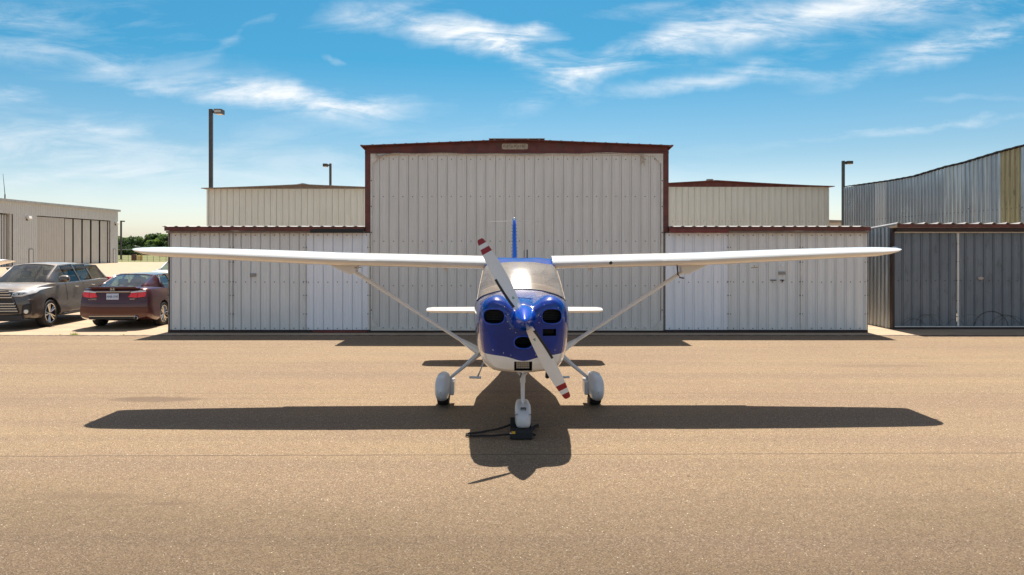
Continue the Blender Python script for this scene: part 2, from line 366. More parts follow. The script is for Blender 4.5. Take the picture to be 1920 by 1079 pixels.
mat('apron_pale', (0.37, 0.27, 0.175), 0.8, var=.14, vs=.5, vscale=(1, 2.5, 1), dirt=(.27,.19,.13), dirt_lo=.52, dirt_hi=.8, ds=1.1, bump=.3, bs=70, bd=.005)
mat('seam_dark', (0.12, 0.085, 0.065), 0.9, var=.5, vs=6)
mat('grass_ground', (0.13, 0.13, 0.035), 0.9, var=.35, vs=1.2)

# ------------------------------------------------------------------ mesh builder
class MB:
    def __init__(s): s.v = []; s.f = []; s.mi = []
    def add(s, vs, fs, m=0):
        o = len(s.v); s.v += [tuple(v) for v in vs]
        for f in fs: s.f.append(tuple(i+o for i in f)); s.mi.append(m)
        return s
    def box(s, x0, x1, y0, y1, z0, z1, m=0):
        vs = [(x0,y0,z0),(x1,y0,z0),(x1,y1,z0),(x0,y1,z0),(x0,y0,z1),(x1,y0,z1),(x1,y1,z1),(x0,y1,z1)]
        return s.add(vs, [(0,3,2,1),(4,5,6,7),(0,1,5,4),(1,2,6,5),(2,3,7,6),(3,0,4,7)], m)
    def obox(s, c, ax, ay, az, m=0):       # centre + three half-axis vectors
        c, ax, ay, az = map(Vector, (c, ax, ay, az)); vs = []
        for k in (-1, 1):
            for (i, j) in ((-1,-1),(1,-1),(1,1),(-1,1)): vs.append(c+ax*i+ay*j+az*k)
        return s.add(vs, [(0,3,2,1),(4,5,6,7),(0,1,5,4),(1,2,6,5),(2,3,7,6),(3,0,4,7)], m)
    def tube(s, pts, rad, seg=10, m=0, flat=1.0, up=None, cap=True):
        pts = [Vector(p) for p in pts]
        if not isinstance(rad, (list, tuple)): rad = [rad]*len(pts)
        rows = []
        for i, p in enumerate(pts):
            d = (pts[min(i+1, len(pts)-1)]-pts[max(i-1, 0)]).normalized()
            u = Vector(up) if up else (Vector((0,0,1)) if abs(d.z) < .9 else Vector((0,1,0)))
            a = d.cross(u).normalized(); bb = a.cross(d).normalized()
            rows.append([p + a*math.cos(2*math.pi*k/seg)*rad[i]*flat + bb*math.sin(2*math.pi*k/seg)*rad[i] for k in range(seg)])
        s.loft(rows, True, m)
        if cap:
            o = len(s.v); s.v += [tuple(v) for v in rows[0]]; s.f.append(tuple(range(o+seg-1, o-1, -1))); s.mi.append(m)
            o = len(s.v); s.v += [tuple(v) for v in rows[-1]]; s.f.append(tuple(range(o, o+seg))); s.mi.append(m)
        return s
    def loft(s, rows, closed=False, m=0, skip=None):
        n = len(rows[0]); o = len(s.v)
        for r in rows: s.v += [tuple(v) for v in r]
        for i in range(len(rows)-1):
            for j in range(n if closed else n-1):
                if skip and skip(i, j): continue
                k = (j+1) % n
                s.f.append((o+i*n+j, o+i*n+k, o+(i+1)*n+k, o+(i+1)*n+j)); s.mi.append(m(i, j) if callable(m) else m)
        return s
    def lathe(s, prof, c=(0,0,0), axis='y', seg=32, m=0):   # prof: (radius, along)
        rows = []
        for (r, a) in prof:
            row = []
            for k in range(seg):
                t = 2*math.pi*k/seg; u, w = r*math.cos(t), r*math.sin(t)
                q = {'y': (u, a, w), 'x': (a, u, w), 'z': (u, w, a)}[axis]
                row.append((q[0]+c[0], q[1]+c[1], q[2]+c[2]))
            rows.append(row)
        return s.loft(rows, True, m)
    def poly(s, pts, dvec, m=0):           # prism of a planar outline
        n = len(pts); d = Vector(dvec); a = [Vector(p) for p in pts]; bq = [p+d for p in a]
        return s.add(a+bq, [tuple(range(n-1, -1, -1)), tuple(range(n, 2*n))]+[(i, (i+1) % n, n+(i+1) % n, n+i) for i in range(n)], m)
    def build(s, name, mats, parent=None, smooth=None, bevel=0.0, world=False, fix=True, subsurf=0):
        me = bpy.data.meshes.new(name)
        vs = s.v
        if world and parent: L = parent.location; vs = [(v[0]-L.x, v[1]-L.y, v[2]-L.z) for v in vs]
        me.from_pydata(vs, [], s.f)
        if not isinstance(mats, (list, tuple)): mats = [mats]
        for q in mats: me.materials.append(M[q] if isinstance(q, str) else q)
        for i, p in enumerate(me.polygons): p.material_index = s.mi[i]
        if fix:
            bm = bmesh.new(); bm.from_mesh(me)
            bmesh.ops.remove_doubles(bm, verts=bm.verts, dist=1e-5)
            bmesh.ops.recalc_face_normals(bm, faces=bm.faces); bm.to_mesh(me); bm.free()
        if smooth is not None:
            for p in me.polygons: p.use_smooth = True
            me.set_sharp_from_angle(angle=R(smooth))
        o = bpy.data.objects.new(name, me); col.objects.link(o)
        if parent: o.parent = parent
        if bevel:
            bv = o.modifiers.new('bevel', 'BEVEL'); bv.width = bevel; bv.segments = 2; bv.limit_method = 'ANGLE'; bv.angle_limit = R(40)
        if subsurf:
            q = o.modifiers.new('sub', 'SUBSURF'); q.levels = subsurf; q.render_levels = subsurf
        return o
def tag(o, label=None, cat=None, group=None, kind=None):
    if label: o['label'] = label
    if cat: o['category'] = cat
    if group: o['group'] = group
    if kind: o['kind'] = kind
    return o
def empty(name, loc, rz=0, label=None, cat=None, group=None):
    o = bpy.data.objects.new(name, None); col.objects.link(o); o.location = loc; o.rotation_euler.z = rz
    o.empty_display_size = .3
    return tag(o, label, cat, group)
def copy_tree(o, parent=None):
    c = o.copy(); col.objects.link(c)
    if parent: c.parent = parent
    for ch in o.children: copy_tree(ch, c)
    return c
def text(name, body, size, mt, parent, loc, rot=(R(90),0,0), ext=0.002, sx=1.0):
    cu = bpy.data.curves.new(name, 'FONT'); cu.body = body; cu.size = size; cu.align_x = 'CENTER'; cu.align_y = 'CENTER'; cu.extrude = ext
    t = bpy.data.objects.new('tmp', cu); col.objects.link(t)
    dg = bpy.context.evaluated_depsgraph_get(); me = bpy.data.meshes.new_from_object(t.evaluated_get(dg))
    bpy.data.objects.remove(t); me.materials.clear(); me.materials.append(M[mt])
    for p in me.polygons: p.material_index = 0
    o = bpy.data.objects.new(name, me); col.objects.link(o); o.parent = parent; o.location = loc; o.rotation_euler = rot; o.scale = (sx, 1, 1)
    return o
def bool_cut(o, cutters):
    for c in cutters:
        md = o.modifiers.new('cut', 'BOOLEAN'); md.operation = 'DIFFERENCE'; md.object = c; md.solver = 'EXACT'
        try: md.material_mode = 'TRANSFER'
        except Exception: pass
    bpy.context.view_layer.update()
    dg = bpy.context.evaluated_depsgraph_get(); me = bpy.data.meshes.new_from_object(o.evaluated_get(dg))
    o.modifiers.clear(); old = o.data; o.data = me; me.name = old.name
    for c in cutters: bpy.data.objects.remove(c)
    return o
def cr(P, n):                              # Catmull-Rom through points
    out = []
    for i in range(len(P)-1):
        p0 = P[i-1] if i > 0 else P[i]; p1 = P[i]; p2 = P[i+1]; p3 = P[i+2] if i+2 < len(P) else P[i+1]
        for k in range(n):
            t = k/n
            out.append(tuple(.5*((2*p1[d])+(-p0[d]+p2[d])*t+(2*p0[d]-5*p1[d]+4*p2[d]-p3[d])*t*t+(-p0[d]+3*p1[d]-3*p2[d]+p3[d])*t**3) for d in range(len(p1))))
    out.append(tuple(P[-1])); return out
def lerp(a, b, t): return a+(b-a)*t

# ------------------------------------------------------------------ setting
def X(px, D): return (px-960)*D/F
def Z(py, D): return CAMH-(py-466)*D/F
g = MB(); g.add([(-30,-20,0),(40,-20,0),(40,19.55,0),(-30,19.55,0)], [(0,1,2,3)])
g.add([(-3000,-20,0),(-30,-20,0),(-30,19.55,0),(-3000,19.55,0)], [(0,1,2,3)]); g.add([(40,-20,0),(3000,-20,0),(3000,19.55,0),(40,19.55,0)], [(0,1,2,3)])
g.add([(-3000,-3000,0),(3000,-3000,0),(3000,-20,0),(-3000,-20,0)], [(0,1,2,3)])
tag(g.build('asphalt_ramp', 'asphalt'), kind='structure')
g = MB(); g.add([(-3000,19.55,0),(3000,19.55,0),(3000,124,0),(-3000,124,0)], [(0,1,2,3)])
tag(g.build('concrete_apron', 'apron_pale'), kind='structure')
g = MB(); g.add([(-3000,124,0),(3000,124,0),(3000,3000,0),(-3000,3000,0)], [(0,1,2,3)])
tag(g.build('grass_field', 'grass_ground'), kind='structure')
# rough seam where the two pavements meet, a low crumbled bead
g = MB(); n = 420; x0, x1 = -22, 24
rows = [[], [], [], []]
for i in range(n+1):
    x = lerp(x0, x1, i/n); w = .05+.035*random.random(); h = .006+.012*random.random(); yc = 19.55+.02*math.sin(x*1.3)+random.uniform(-.012, .012)
    for k, (dy, z) in enumerate(((-w, .003), (-w*.4, h), (w*.4, h), (w, .003))): rows[k].append((x, yc+dy, z))
g.loft(rows); tag(g.build('pavement_seam', 'seam_dark'), kind='structure')
# grass tufts in the seam
g = MB()
for (cx, n) in ((-11.45, 60), (-11.9, 14), (-14.6, 16), (-10.2, 12)):
    for k in range(n):
        a = random.uniform(0, 6.28); r = random.uniform(0, .14)*(1 if n > 20 else .6); x = cx+r*math.cos(a); y = 19.56+.05*math.sin(a); h = random.uniform(.03, .11)*(1 if n > 20 else .5)
        dx, dy = random.uniform(-.05, .05), random.uniform(-.05, .05)
        g.add([(x-.006, y, 0), (x+.006, y, 0), (x+dx, y+dy, h)], [(0, 1, 2)])
tag(g.build('grass_tufts', 'grass_leaf', fix=False), 'small green grass tufts growing in the pavement seam', 'grass', kind='stuff')

# ------------------------------------------------------------------ corrugated sheet
def corr(mb, p0, p1, z0, z1, pitch, depth=.036, m=0, phase=0.0, minor=True, bolts=(), bm_=1, rib=.05, mfun=None, groove=True):
    """ribbed sheet from plan point p0 to p1; ribs stand out to the right-hand side of the walk (outward)."""
    p0 = Vector((p0[0], p0[1])); p1 = Vector((p1[0], p1[1])); L = (p1-p0).length; d = (p1-p0)/L; n = Vector((d.y, -d.x))
    prof = []; s = -phase
    while s < L+pitch:
        q = [(0, 0), (rib*.28, depth), (rib*.72, depth), (rib, 0)]+([(rib+.002, -.02), (rib+.012, -.02), (rib+.014, 0)] if groove else [])
        if minor:
            for c in (.40, .70): q += [(c*pitch+rib*.3-.014, 0), (c*pitch+rib*.3-.006, .005), (c*pitch+rib*.3+.006, .005), (c*pitch+rib*.3+.014, 0)]
        prof += [(s+a, h) for a, h in q]; s += pitch
    out = []
    for i, (a, h) in enumerate(prof):
        if 0 <= a <= L: out.append((a, h))
    out = [(0, 0)]+out+[(L, 0)]
    za = z0 if callable(z0) else (lambda s: z0); zb = z1 if callable(z1) else (lambda s: z1)
    rows = [[], []]
    for (a, h) in out:
        q = p0+d*a+n*h
        rows[0].append((q.x, q.y, za(a))); rows[1].append((q.x, q.y, zb(a)))
    mb.loft(rows, False, (lambda i, j: mfun(out[j][0])) if mfun else m)
    for zb_ in bolts:
        s = -phase+pitch*.62+random.uniform(0, .01)
        while s < L:
            if s > .03:
                q = p0+d*s+n*.004; r = .013; zc = zb_+random.uniform(-.006, .006)
                pts = [(q.x+d.x*r*math.cos(t), q.y+d.y*r*math.cos(t), zc+r*math.sin(t)) for t in [k*math.pi/3 for k in range(6)]]
                mb.poly(pts, (n.x*.012, n.y*.012, 0), bm_)
            s += pitch
    return mb
def ribroof(mb, x0, x1, y0, y1, z0, z1, pitch, m=0, h=.045, x0z=None, x1z=None):
    """roof sheet: ribs run front to back; z0 at y0, z1 at y1; optional cross slope via function of x."""
    prof = []; s = x0
    while s < x1: prof += [(s, 0), (s+.05, h), (s+.085, h), (s+.135, 0)]; s += pitch
    prof = [(min(a, x1), q) for a, q in prof if a <= x1]+[(x1, 0)]
    zf = x0z or (lambda x: 0)
    top = [[(a, y0, z0+q+zf(a)) for a, q in prof], [(a, y1, z1+q+zf(a)) for a, q in prof]]
    bot = [[(a, y0, z0+q-.012+zf(a)) for a, q in prof], [(a, y1, z1+q-.012+zf(a)) for a, q in prof]]
    mb.loft(top, False, m); mb.loft(bot, False, m); mb.loft([top[0], bot[0]], False, m)
    return mb

# ------------------------------------------------------------------ main hangar (centre)
HD = 20.25
hg = empty('hangar', (0.13, HD, 0), 0, 'pale ribbed metal hangar with brown frame and tall centre door, behind the blue airplane', 'hangar')
XL, XR = -9.31, 9.63; CL, CR = -3.83, 4.09
d = MB(); corr(d, (CL+.02, HD), (CR-.02, HD), .07, 4.84, .2625, phase=.1, bolts=(1.27, 2.48, 3.69, 4.70, .13))
dr = d.build('folding_door', ['door_tan', 'bolt'], hg, world=True)
t = MB()
for z in (0.06, 4.80): t.box(CL, CR, HD-.044, HD-.010, z, z+.05)
t.box(CL, CL+.05, HD-.046, HD+.02, .11, 4.80); t.box(CR-.05, CR, HD-.046, HD+.02, .11, 4.80)
for sx, x in ((1, CL+.05), (-1, CR-.05)):
    for sz, z in ((-1, 4.80), (1, .11)):
        t.poly([(x, HD-.048, z), (x+sx*.24, HD-.048, z), (x, HD-.048, z+sz*.24)], (0, .006, 0))
for k, x in enumerate((CL+.025, CR-.025)):
    for z in (.6, 1.3, 2.0, 2.7, 3.4, 4.1): t.box(x-.012, x+.012, HD-.058, HD-.046, z, z+.03, 1)
t.build('door_frame', ['door_trim_paint', 'bolt'], dr).location = (-hg.location.x, -hg.location.y, 0)
def side_door(x0, x1, splits, name='sliding_door'):
    for i in range(len(splits)-1):
        a, c, mt = splits[i][0], splits[i+1][0], splits[i][1]
        d = MB(); corr(d, (a+.006, HD+.0), (c-.006, HD+.0), .075, 2.70, .262, phase=random.uniform(0, .2), bolts=(1.37, .12, 2.64))
        o = d.build(name, [mt, 'bolt'], hg, world=True)
        if c-a > 1.0:
            t = MB(); ex = c-.02
            t.box(ex-.018, ex+.018, HD-.046, HD-.006, .08, 2.70)
            for z in (.5, 1.0, 1.37, 1.9, 2.3):
                for dx in (-.032, .032): t.box(ex+dx-.010, ex+dx+.010, HD-.048, HD-.010, z, z+.02, 1)
            q = t.build('door_edge', ['white_trim', 'bolt'], o); q.location = (-hg.location.x, -hg.location.y, 0)
side_door(XL, CL, [(XL+.03, 'door_grey'), (X(437, HD), 'door_grey'), (X(574, HD), 'door_new'), (CL-.02, '')])
side_door(CR, XR, [(CR+.06, 'door_new'), (X(1368, HD), 'door_grey'), (X(1503, HD), 'door_grey'), (XR-.02, '')])
# frame
f = MB()
for (a, c) in ((CL-.15, CL-.005), (CR+.005, CR+.15)):
    f = MB(); f.box(a, c, HD-.05, HD+.25, 2.72, 4.98); f.build('frame_post', 'brown_steel', hg, world=True, bevel=.006)
for (a, c, y) in ((CL-.02, CL, HD+.03), (CR, CR+.05, HD-.012)):
    f = MB(); f.box(a, c, y, HD+.25, 0, 2.70); f.build('door_jamb', 'weathered_trim', hg, world=True)
f = MB(); xm = (CL+CR)/2
top = [(CL-.15, 4.985), (xm-.0, 5.165), (CR+.15, 4.985)]
pts = [(CL-.15, HD-.055, 4.86), (CR+.15, HD-.055, 4.86), (CR+.15, HD-.055, 5.03), (xm+.8, HD-.055, 5.175), (xm-.8, HD-.055, 5.175), (CL-.15, HD-.055, 5.03)]
f.poly(pts, (0, .12, 0))
for x in (xm-.55, xm+.55): f.box(x-.012, x+.012, HD-.066, HD-.054, 4.87, 5.15)
f.box(CL-.15, CR+.15, HD-.075, HD-.056, 4.855, 4.895)
f.build('gable_beam', 'brown_steel', hg, world=True, bevel=.004)
f = MB()
yb = HD+9
for (a, b_, za, zb) in ((CL-.23, xm, 5.045, 5.21), (xm, CR+.23, 5.21, 5.045)):
    f.add([(a, HD-.28, za), (b_, HD-.28, zb), (b_, yb, zb), (a, yb, za), (a, HD-.28, za-.022), (b_, HD-.28, zb-.022), (b_, yb, zb-.022), (a, yb, za-.022)],
          [(0,1,2,3),(7,6,5,4),(0,4,5,1),(1,5,6,2),(2,6,7,3),(3,7,4,0)])
n = 28
for i in range(n+1):
    x = lerp(CL-.2, CR+.2, i/n); z = 5.21-abs(x-xm)/((CR-CL)/2+.23)*.165
    f.box(x-.03, x+.03, HD-.27, yb, z, z+.012, 1)
f.box(xm-.75, xm+.75, HD-.29, yb, 5.213, 5.228, 1)
f.poly([(CL-.23, HD-.27, 5.02), (CL-.15, HD-.05, 4.93), (CL-.15, HD-.05, 5.02)], (.02, 0, 0)); f.poly([(CR+.23, HD-.27, 5.02), (CR+.15, HD-.05, 4.93), (CR+.15, HD-.05, 5.02)], (-.02, 0, 0))
f.build('roof', ['brown_steel', 'roof_edge'], hg, world=True)
# lower bays' fascia, eave sheet
for (a, b_, redx0, redx1) in ((XL, CL-.15, X(586, HD), CL-.152), (CR+.15, XR, CR+.152, X(1362, HD))):
    f = MB(); f.box(a-.02, b_ if b_ < 0 else b_+.0, HD-.22, HD-.17, 2.755, 2.86)
    f.build('eave_fascia', 'brown_steel', hg, world=True, bevel=.004)
    f = MB(); f.box(a, b_, HD-.16, HD+.1, 2.70, 2.748)
    f.build('eave_trim', 'weathered_trim', hg, world=True)
    f = MB(); f.box(redx0, redx1, HD-.23, HD-.221, 2.70, 2.80)
    f.build('repaired_fascia', 'brown_red' if a > 0 else 'black', hg, world=True)
    f = MB(); ribroof(f, a-.04, b_, HD-.28, HD+5.2, 2.868, 3.02, .30, h=.017)
    f.build('lean_roof', 'roof_edge', hg, world=True)
# skirting below doors
f = MB(); f.box(XL, CL, HD-.05, HD+.05, 0.0, .065); f.box(CR, XR, HD-.05, HD+.05, 0, .065); f.box(CL+.001, CR-.001, HD-.02, HD+.06, 0, .055)
f.build('bottom_rail', 'brown_dark', hg, world=True)
f = MB(); f.box(X(588, HD), X(688, HD), HD-.06, HD-.051, .012, .062); f.build('painted_rail', 'brown_red', hg, world=True)
# side and back walls
f = MB(); corr(f, (XL, HD+5.2), (XL, HD+.02), 0, 2.86, .30, minor=False); corr(f, (XR, HD+.02), (XR, HD+5.2), 0, 2.86, .30, minor=False)
corr(f, (CL-.1, HD+9), (CL-.1, HD+.26), 2.6, 5.03, .30, minor=False); corr(f, (CR+.1, HD+.26), (CR+.1, HD+9), 2.6, 5.03, .30, minor=False)
corr(f, (XR, HD+5.2), (XL, HD+5.2), 0, 3.0, .3, minor=False); corr(f, (CR+.1, HD+9), (CL-.1, HD+9), 0, 5.1, .3, minor=False)
corr(f, (CL-.1, HD+9), (CL-.1, HD+5.2), 0, 2.6, .30, minor=False); corr(f, (CR+.1, HD+5.2), (CR+.1, HD+9), 0, 2.6, .30, minor=False)
f.build('side_wall', 'galvanised_light', hg, world=True)
# edge trim at far left corner
for (a, c, x) in ((XL-.005, XL+.028, XL+.008), (XR-.018, XR+.004, XR-.006)):
    f = MB(); f.box(a, c, HD-.035, HD+.02, .06, 2.7)
    for z in (.5, 1.0, 1.4, 1.9, 2.3): f.box(x-.016, x+.016, HD-.045, HD-.036, z, z+.03, 1)
    f.build('corner_trim', ['weathered_trim', 'bolt'], hg, world=True)
# maker's sign
f = MB(); sx0, sx1, sz0, sz1 = X(941, HD), X(990, HD), Z(281, HD), Z(270.5, HD); r = .05
pts = []
for (cx, cz, a0) in ((sx1-r, sz1-r, 0), (sx0+r, sz1-r, 90), (sx0+r, sz0+r, 180), (sx1-r, sz0+r, 270)):
    for k in range(5): a = R(a0+k*22.5); pts.append((cx+r*math.cos(a), HD-.085, cz+r*math.sin(a)))
f.poly(pts, (0, .027, 0))
sg = f.build('sign', 'sign_plate', hg, world=True)
L = hg.location
text('lettering', 'PORT-A-PORT', .088, 'sign_ink', sg, ((sx0+sx1)/2-.075-L.x, -.088, (sz0+sz1)/2-.005-L.z), sx=.86)
text('numeral', 'III', .11, 'sign_ink', sg, (sx1-.12-L.x, -.088, (sz0+sz1)/2-L.z))
# loose weather strip sagging under the beam + hanging strap
f = MB(); pts = []
for i in range(60):
    s = i/59; x = lerp(CL+.15, CR-.55, s); z = 4.835+.03*math.sin(s*9)*(.3+s*.4)+.012*math.sin(s*31)-.10*max(0, .07-s)/.07
    pts.append((x, HD-.09-.01*math.sin(s*20), z))
f.tube(pts, .013, 6)
f.tube([(CL+.14, HD-.08, 4.84), (CL+.25, HD-.09, 4.72), (CL+.34, HD-.08, 4.80), (CL+.8, HD-.09, 4.85)], .02, 6)
f.build('weather_strip', 'strap', hg, world=True, smooth=60)
f = MB(); sx = X(1203, HD)
f.tube([(sx-.05, HD-.08, 4.84), (sx+.0, HD-.1, 4.80), (sx+.03, HD-.1, 4.70), (sx+.01, HD-.1, 4.62), (sx-.03, HD-.1, 4.56)], [.025, .035, .03, .02, .012], 6)
f.tube([(sx+.02, HD-.1, 4.75), (sx+.05, HD-.09, 4.60), (sx+.045, HD-.1, 4.50)], [.015, .014, .008], 5)
f.build('hanging_strap', 'strap', hg, world=True, smooth=60)
# plates, latch
def plate(pxx, pyy, w, h, mt='label_plate', name='label_plate'):
    f = MB(); f.box(X(pxx, HD)-w/2, X(pxx, HD)+w/2, HD-.045, HD-.012, Z(pyy, HD)-h/2, Z(pyy, HD)+h/2); return f.build(name, mt, hg, world=True, bevel=.003)
plate(475, 516, .165, .085); plate(1465.5, 512.5, .17, .085); plate(1466, 498.5, .06, .05, 'door_new')
f = MB(); x, z = X(1449, HD), Z(525.7, HD); f.box(x-.08, x+.08, HD-.05, HD-.028, z-.011, z+.011); f.build('door_hasp', 'bolt', hg, world=True)
f = MB(); x = X(1466, HD); f.box(x-.05, x+.045, HD-.06, HD-.028, z-.012, z+.014); f.tube([(x, HD-.06, z), (x, HD-.06, z-.04)], .018, 8)
f.build('door_latch', 'bolt', hg, world=True)

# ------------------------------------------------------------------ hangars of the row behind
def back_hangar(x0, x1, xm, D, zside, zpeak, label, roofm, wallm, vent):
    h = empty('hangar', ((x0+x1)/2, D, 0), 0, label, 'hangar', 'pale hangars in the row behind')
    f = MB()
    zf = lambda x: lerp(zside, zpeak, 1-min(1, abs(x-xm)/max(abs(x0-xm), abs(x1-xm))))
    corr(f, (x0, D), (x1, D), 0, zside-.02, .29, bolts=(3.55,) if vent else ())
    corr(f, (x1, D), (x1, D+9), 0, zside-.03, .29, minor=False); corr(f, (x0, D+9), (x0, D), 0, zside-.03, .29, minor=False); corr(f, (x1, D+9), (x0, D+9), 0, zside-.03, .3, minor=False)
    f.build('wall', [wallm, 'bolt'], h, world=True)
    for (a, c) in ((x0-.02, x0+.06), (x1-.06, x1+.02)):
        f = MB(); f.box(a, c, D-.05, D-.028, 0, zside-.03); f.build('corner_trim', wallm, h, world=True)
    f = MB(); o = .18
    n = 10; rows = []
    for yv, dz in ((D-.3, 0), (D+9.2, 0)):
        rows.append([(lerp(x0-o, x1+o, i/n), yv, zside+(zpeak-zside)*(1-abs(lerp(x0-o, x1+o, i/n)-xm)/max(xm-x0+o, x1-xm+o))**1.25) for i in range(n+1)])
    f.loft(rows, False, 1)
    lo = [[(p[0], p[1], p[2]-.03) for p in r] for r in rows]
    f.loft(lo, False, 0); f.loft([rows[0], [(p[0], p[1], p[2]-.035) for p in rows[0]]], False, 0)
    gb = [(p[0], D-.02, p[2]-.03) for p in rows[0]][1:-1]
    f.add([(x0, D-.02, zside-.02)]+gb+[(x1, D-.02, zside-.02)], [tuple(range(len(gb)+2))], 0)
    f.build('roof', [roofm, 'roof_grey'], h, world=True)
    f = MB()
    if vent: f.box(xm-.25, xm+.25, D+.6, D+1.1, zpeak-.03, zpeak+.05); f.box(xm-.12, xm+.15, D+.6, D+.9, zpeak+.05, zpeak+.13)
    else: f.tube([(xm-.3, D-.2, zpeak-.03), (xm, D-.2, zpeak+.03), (xm+.3, D-.2, zpeak-.03)], .025, 6)
    f.build('ridge_cap', 'weathered_trim', h, world=True)
back_hangar(X(389, 35), X(751, 35), X(570, 35), 35, Z(353.5, 35), Z(346.5, 35), 'cream ribbed hangar rising behind the left wing, grey low-pitched roof', 'weathered_trim', 'wall_cream', False)
back_hangar(X(1126, 35), X(1553, 35), X(1338, 35), 35, Z(350, 35), Z(339, 35), 'cream ribbed hangar rising behind the right wing, dark red roof edge and vent', 'brown_steel', 'wall_cream', True)
h = empty('hangar', (26, 75, 0), 0, 'low distant tan roof in the gap beside the right lamp post', 'hangar')
f = MB(); f.box(20, 32, 70, 80, 0, 4.7); f.build('wall', 'wall_far_door', h, world=True)
f = MB(); f.poly([(19.6, 69.6, 4.7), (32.4, 69.6, 4.7), (32.4, 69.6, 4.85), (26, 69.6, 5.05), (19.6, 69.6, 4.85)], (0, 11, 0)); f.build('roof', 'weathered_trim', h, world=True)

# ------------------------------------------------------------------ right galvanised hangar
RD = 21.1; RX = 10.73; TX = 15.8
rh = empty('hangar', (13.3, RD, 0), 0, 'galvanised steel hangar with blue-grey sliding doors at the right edge of the photo', 'hangar')
RB = Z(617, RD)  # ~0.01
d = MB(); a0 = RX+.06; a1 = X(1795, RD)
corr(d, (a0, RD), (a1-.02, RD), .09, 2.72, .265, bolts=(1.37,), phase=.05, depth=.03)
d.build('sliding_door', ['blue_door', 'bolt'], rh, world=True)
d = MB(); corr(d, (a1+.03, RD), (TX-.1, RD), .09, 2.72, .265, bolts=(1.37,), phase=.1, depth=.03)
d.build('sliding_door', ['blue_door', 'bolt'], rh, world=True)
f = MB(); f.box(a1-.025, a1+.025, RD-.045, RD-.031, .09, 2.72)
for z in (.35, .8, 1.37, 1.9, 2.4):
    for dx in (-.034, .034): f.box(a1+dx-.008, a1+dx+.008, RD-.05, RD-.031, z, z+.02, 1)
f.box(RX+.05, TX-.1, RD-.045, RD-.031, 2.72, 2.745); f.box(RX+.05, TX-.1, RD-.045, RD-.031, .065, .09)
f.build('door_trim', ['white_trim', 'bolt'], rh, world=True)
f = MB(); x = X(1838, RD); z = Z(522, RD)
random.seed(3)
pts = [(x+.09*math.cos(t)*random.uniform(.7, 1.1), RD-.040, z+.045*math.sin(t)*random.uniform(.7, 1.1)) for t in [k*.52 for k in range(12)]]
f.poly(pts, (0, .006, 0)); f.build('glue_patch', 'strap', rh, world=True)
f = MB(); f.box(RX-.01, RX+.055, RD-.06, RD+.1, 0, 2.86); f.build('corner_post', 'brown_dark', rh, world=True, bevel=.004)
f = MB(); f.box(RX+.055, TX, RD-.25, RD-.2, 2.865, 2.96); f.build('eave_fascia', 'brown_steel', rh, world=True)
f = MB(); f.box(RX+.055, TX, RD-.19, RD+.05, 2.75, 2.862); f.build('eave_trim', 'brown_dark', rh, world=True)
f = MB(); f.box(RX+.055, TX-.1, RD-.03, RD+.05, 0, .064); f.build('bottom_rail', 'brown_dark', rh, world=True)
f = MB(); ribroof(f, RX-.02, TX, RD-.3, RD+3.6, 2.97, 2.74, .38); f.build('lean_roof', 'roof_edge', rh, world=True)
f = MB(); f.add([(RX-.03, RD-.3, 2.93), (RX-.03, RD+3.6, 2.70), (RX-.03, RD+3.6, 2.745), (RX-.03, RD-.3, 2.975), (RX-.0, RD-.3, 2.93), (RX-.0, RD+3.6, 2.70), (RX-.0, RD+3.6, 2.745), (RX-.0, RD-.3, 2.975)], [(0,1,2,3),(4,5,6,7),(0,4,7,3),(3,7,6,2)])
f.build('barge_trim', 'roof_edge', rh, world=True)
f = MB(); corr(f, (RX, RD+3.6), (RX, RD+.1), 0, lambda s: lerp(2.72, 2.90, s/3.5), .22, minor=False, rib=.07); f.build('end_wall', 'galvanised', rh, world=True)
f = MB(); yA, yB = 35.5, RD
def ztop(s):
    D = yA-s
    P = [(35.5, 5.18), (31.2, 5.09), (29.3, 5.09), (27.1, 5.23), (26.1, 5.25), (24.2, 5.38), (23, 5.43), (21, 5.46)]
    for i in range(len(P)-1):
        if P[i][0] >= D >= P[i+1][0]: return lerp(P[i][1], P[i+1][1], (P[i][0]-D)/(P[i][0]-P[i+1][0]))
    return 5.46
def wallm(s):
    D = yA-s
    if 31.6 < D < 32.5: return 1
    if 26.2 < D < 27.3: return 2
    if D <= 26.2 and D > 24.15: return 2 if (int(D*4) % 3 == 0) else 0
    if 23.2 < D <= 24.15: return 3
    return 0
corr(f, (TX, yA), (TX, yB), 0, ztop, .235, minor=False, rib=.07, mfun=wallm, bolts=(3.55,), bm_=4, depth=.034)
f.build('tall_wall', ['galvanised', 'galvanised_light', 'galvanised_bright', 'fibreglass', 'bolt'], rh, world=True)
f = MB(); n = 60; rows = [[], [], [], []]
for i in range(n+1):
    s = lerp(0, yA-yB, i/n); z = ztop(s); y = yA-s; k = .012 if i % 2 else 0
    rows[0].append((TX-.09, y, z+.0+k)); rows[1].append((TX-.09, y, z+.045+k)); rows[2].append((TX+4, y, z+.2)); rows[3].append((TX+8, y, z+.05))
f.loft(rows); f.build('roof', 'brown_dark', rh, world=True)
f = MB(); corr(f, (TX+8, yB), (TX+8, yA), 0, 5.1, .3, minor=False); corr(f, (TX+8, yA), (TX, yA), 0, 5.12, .3, minor=False); corr(f, (TX+.02, yB), (TX+8, yB), 0, 5.2, .27, minor=False)
f.build('wall', 'blue_door', rh, world=True)

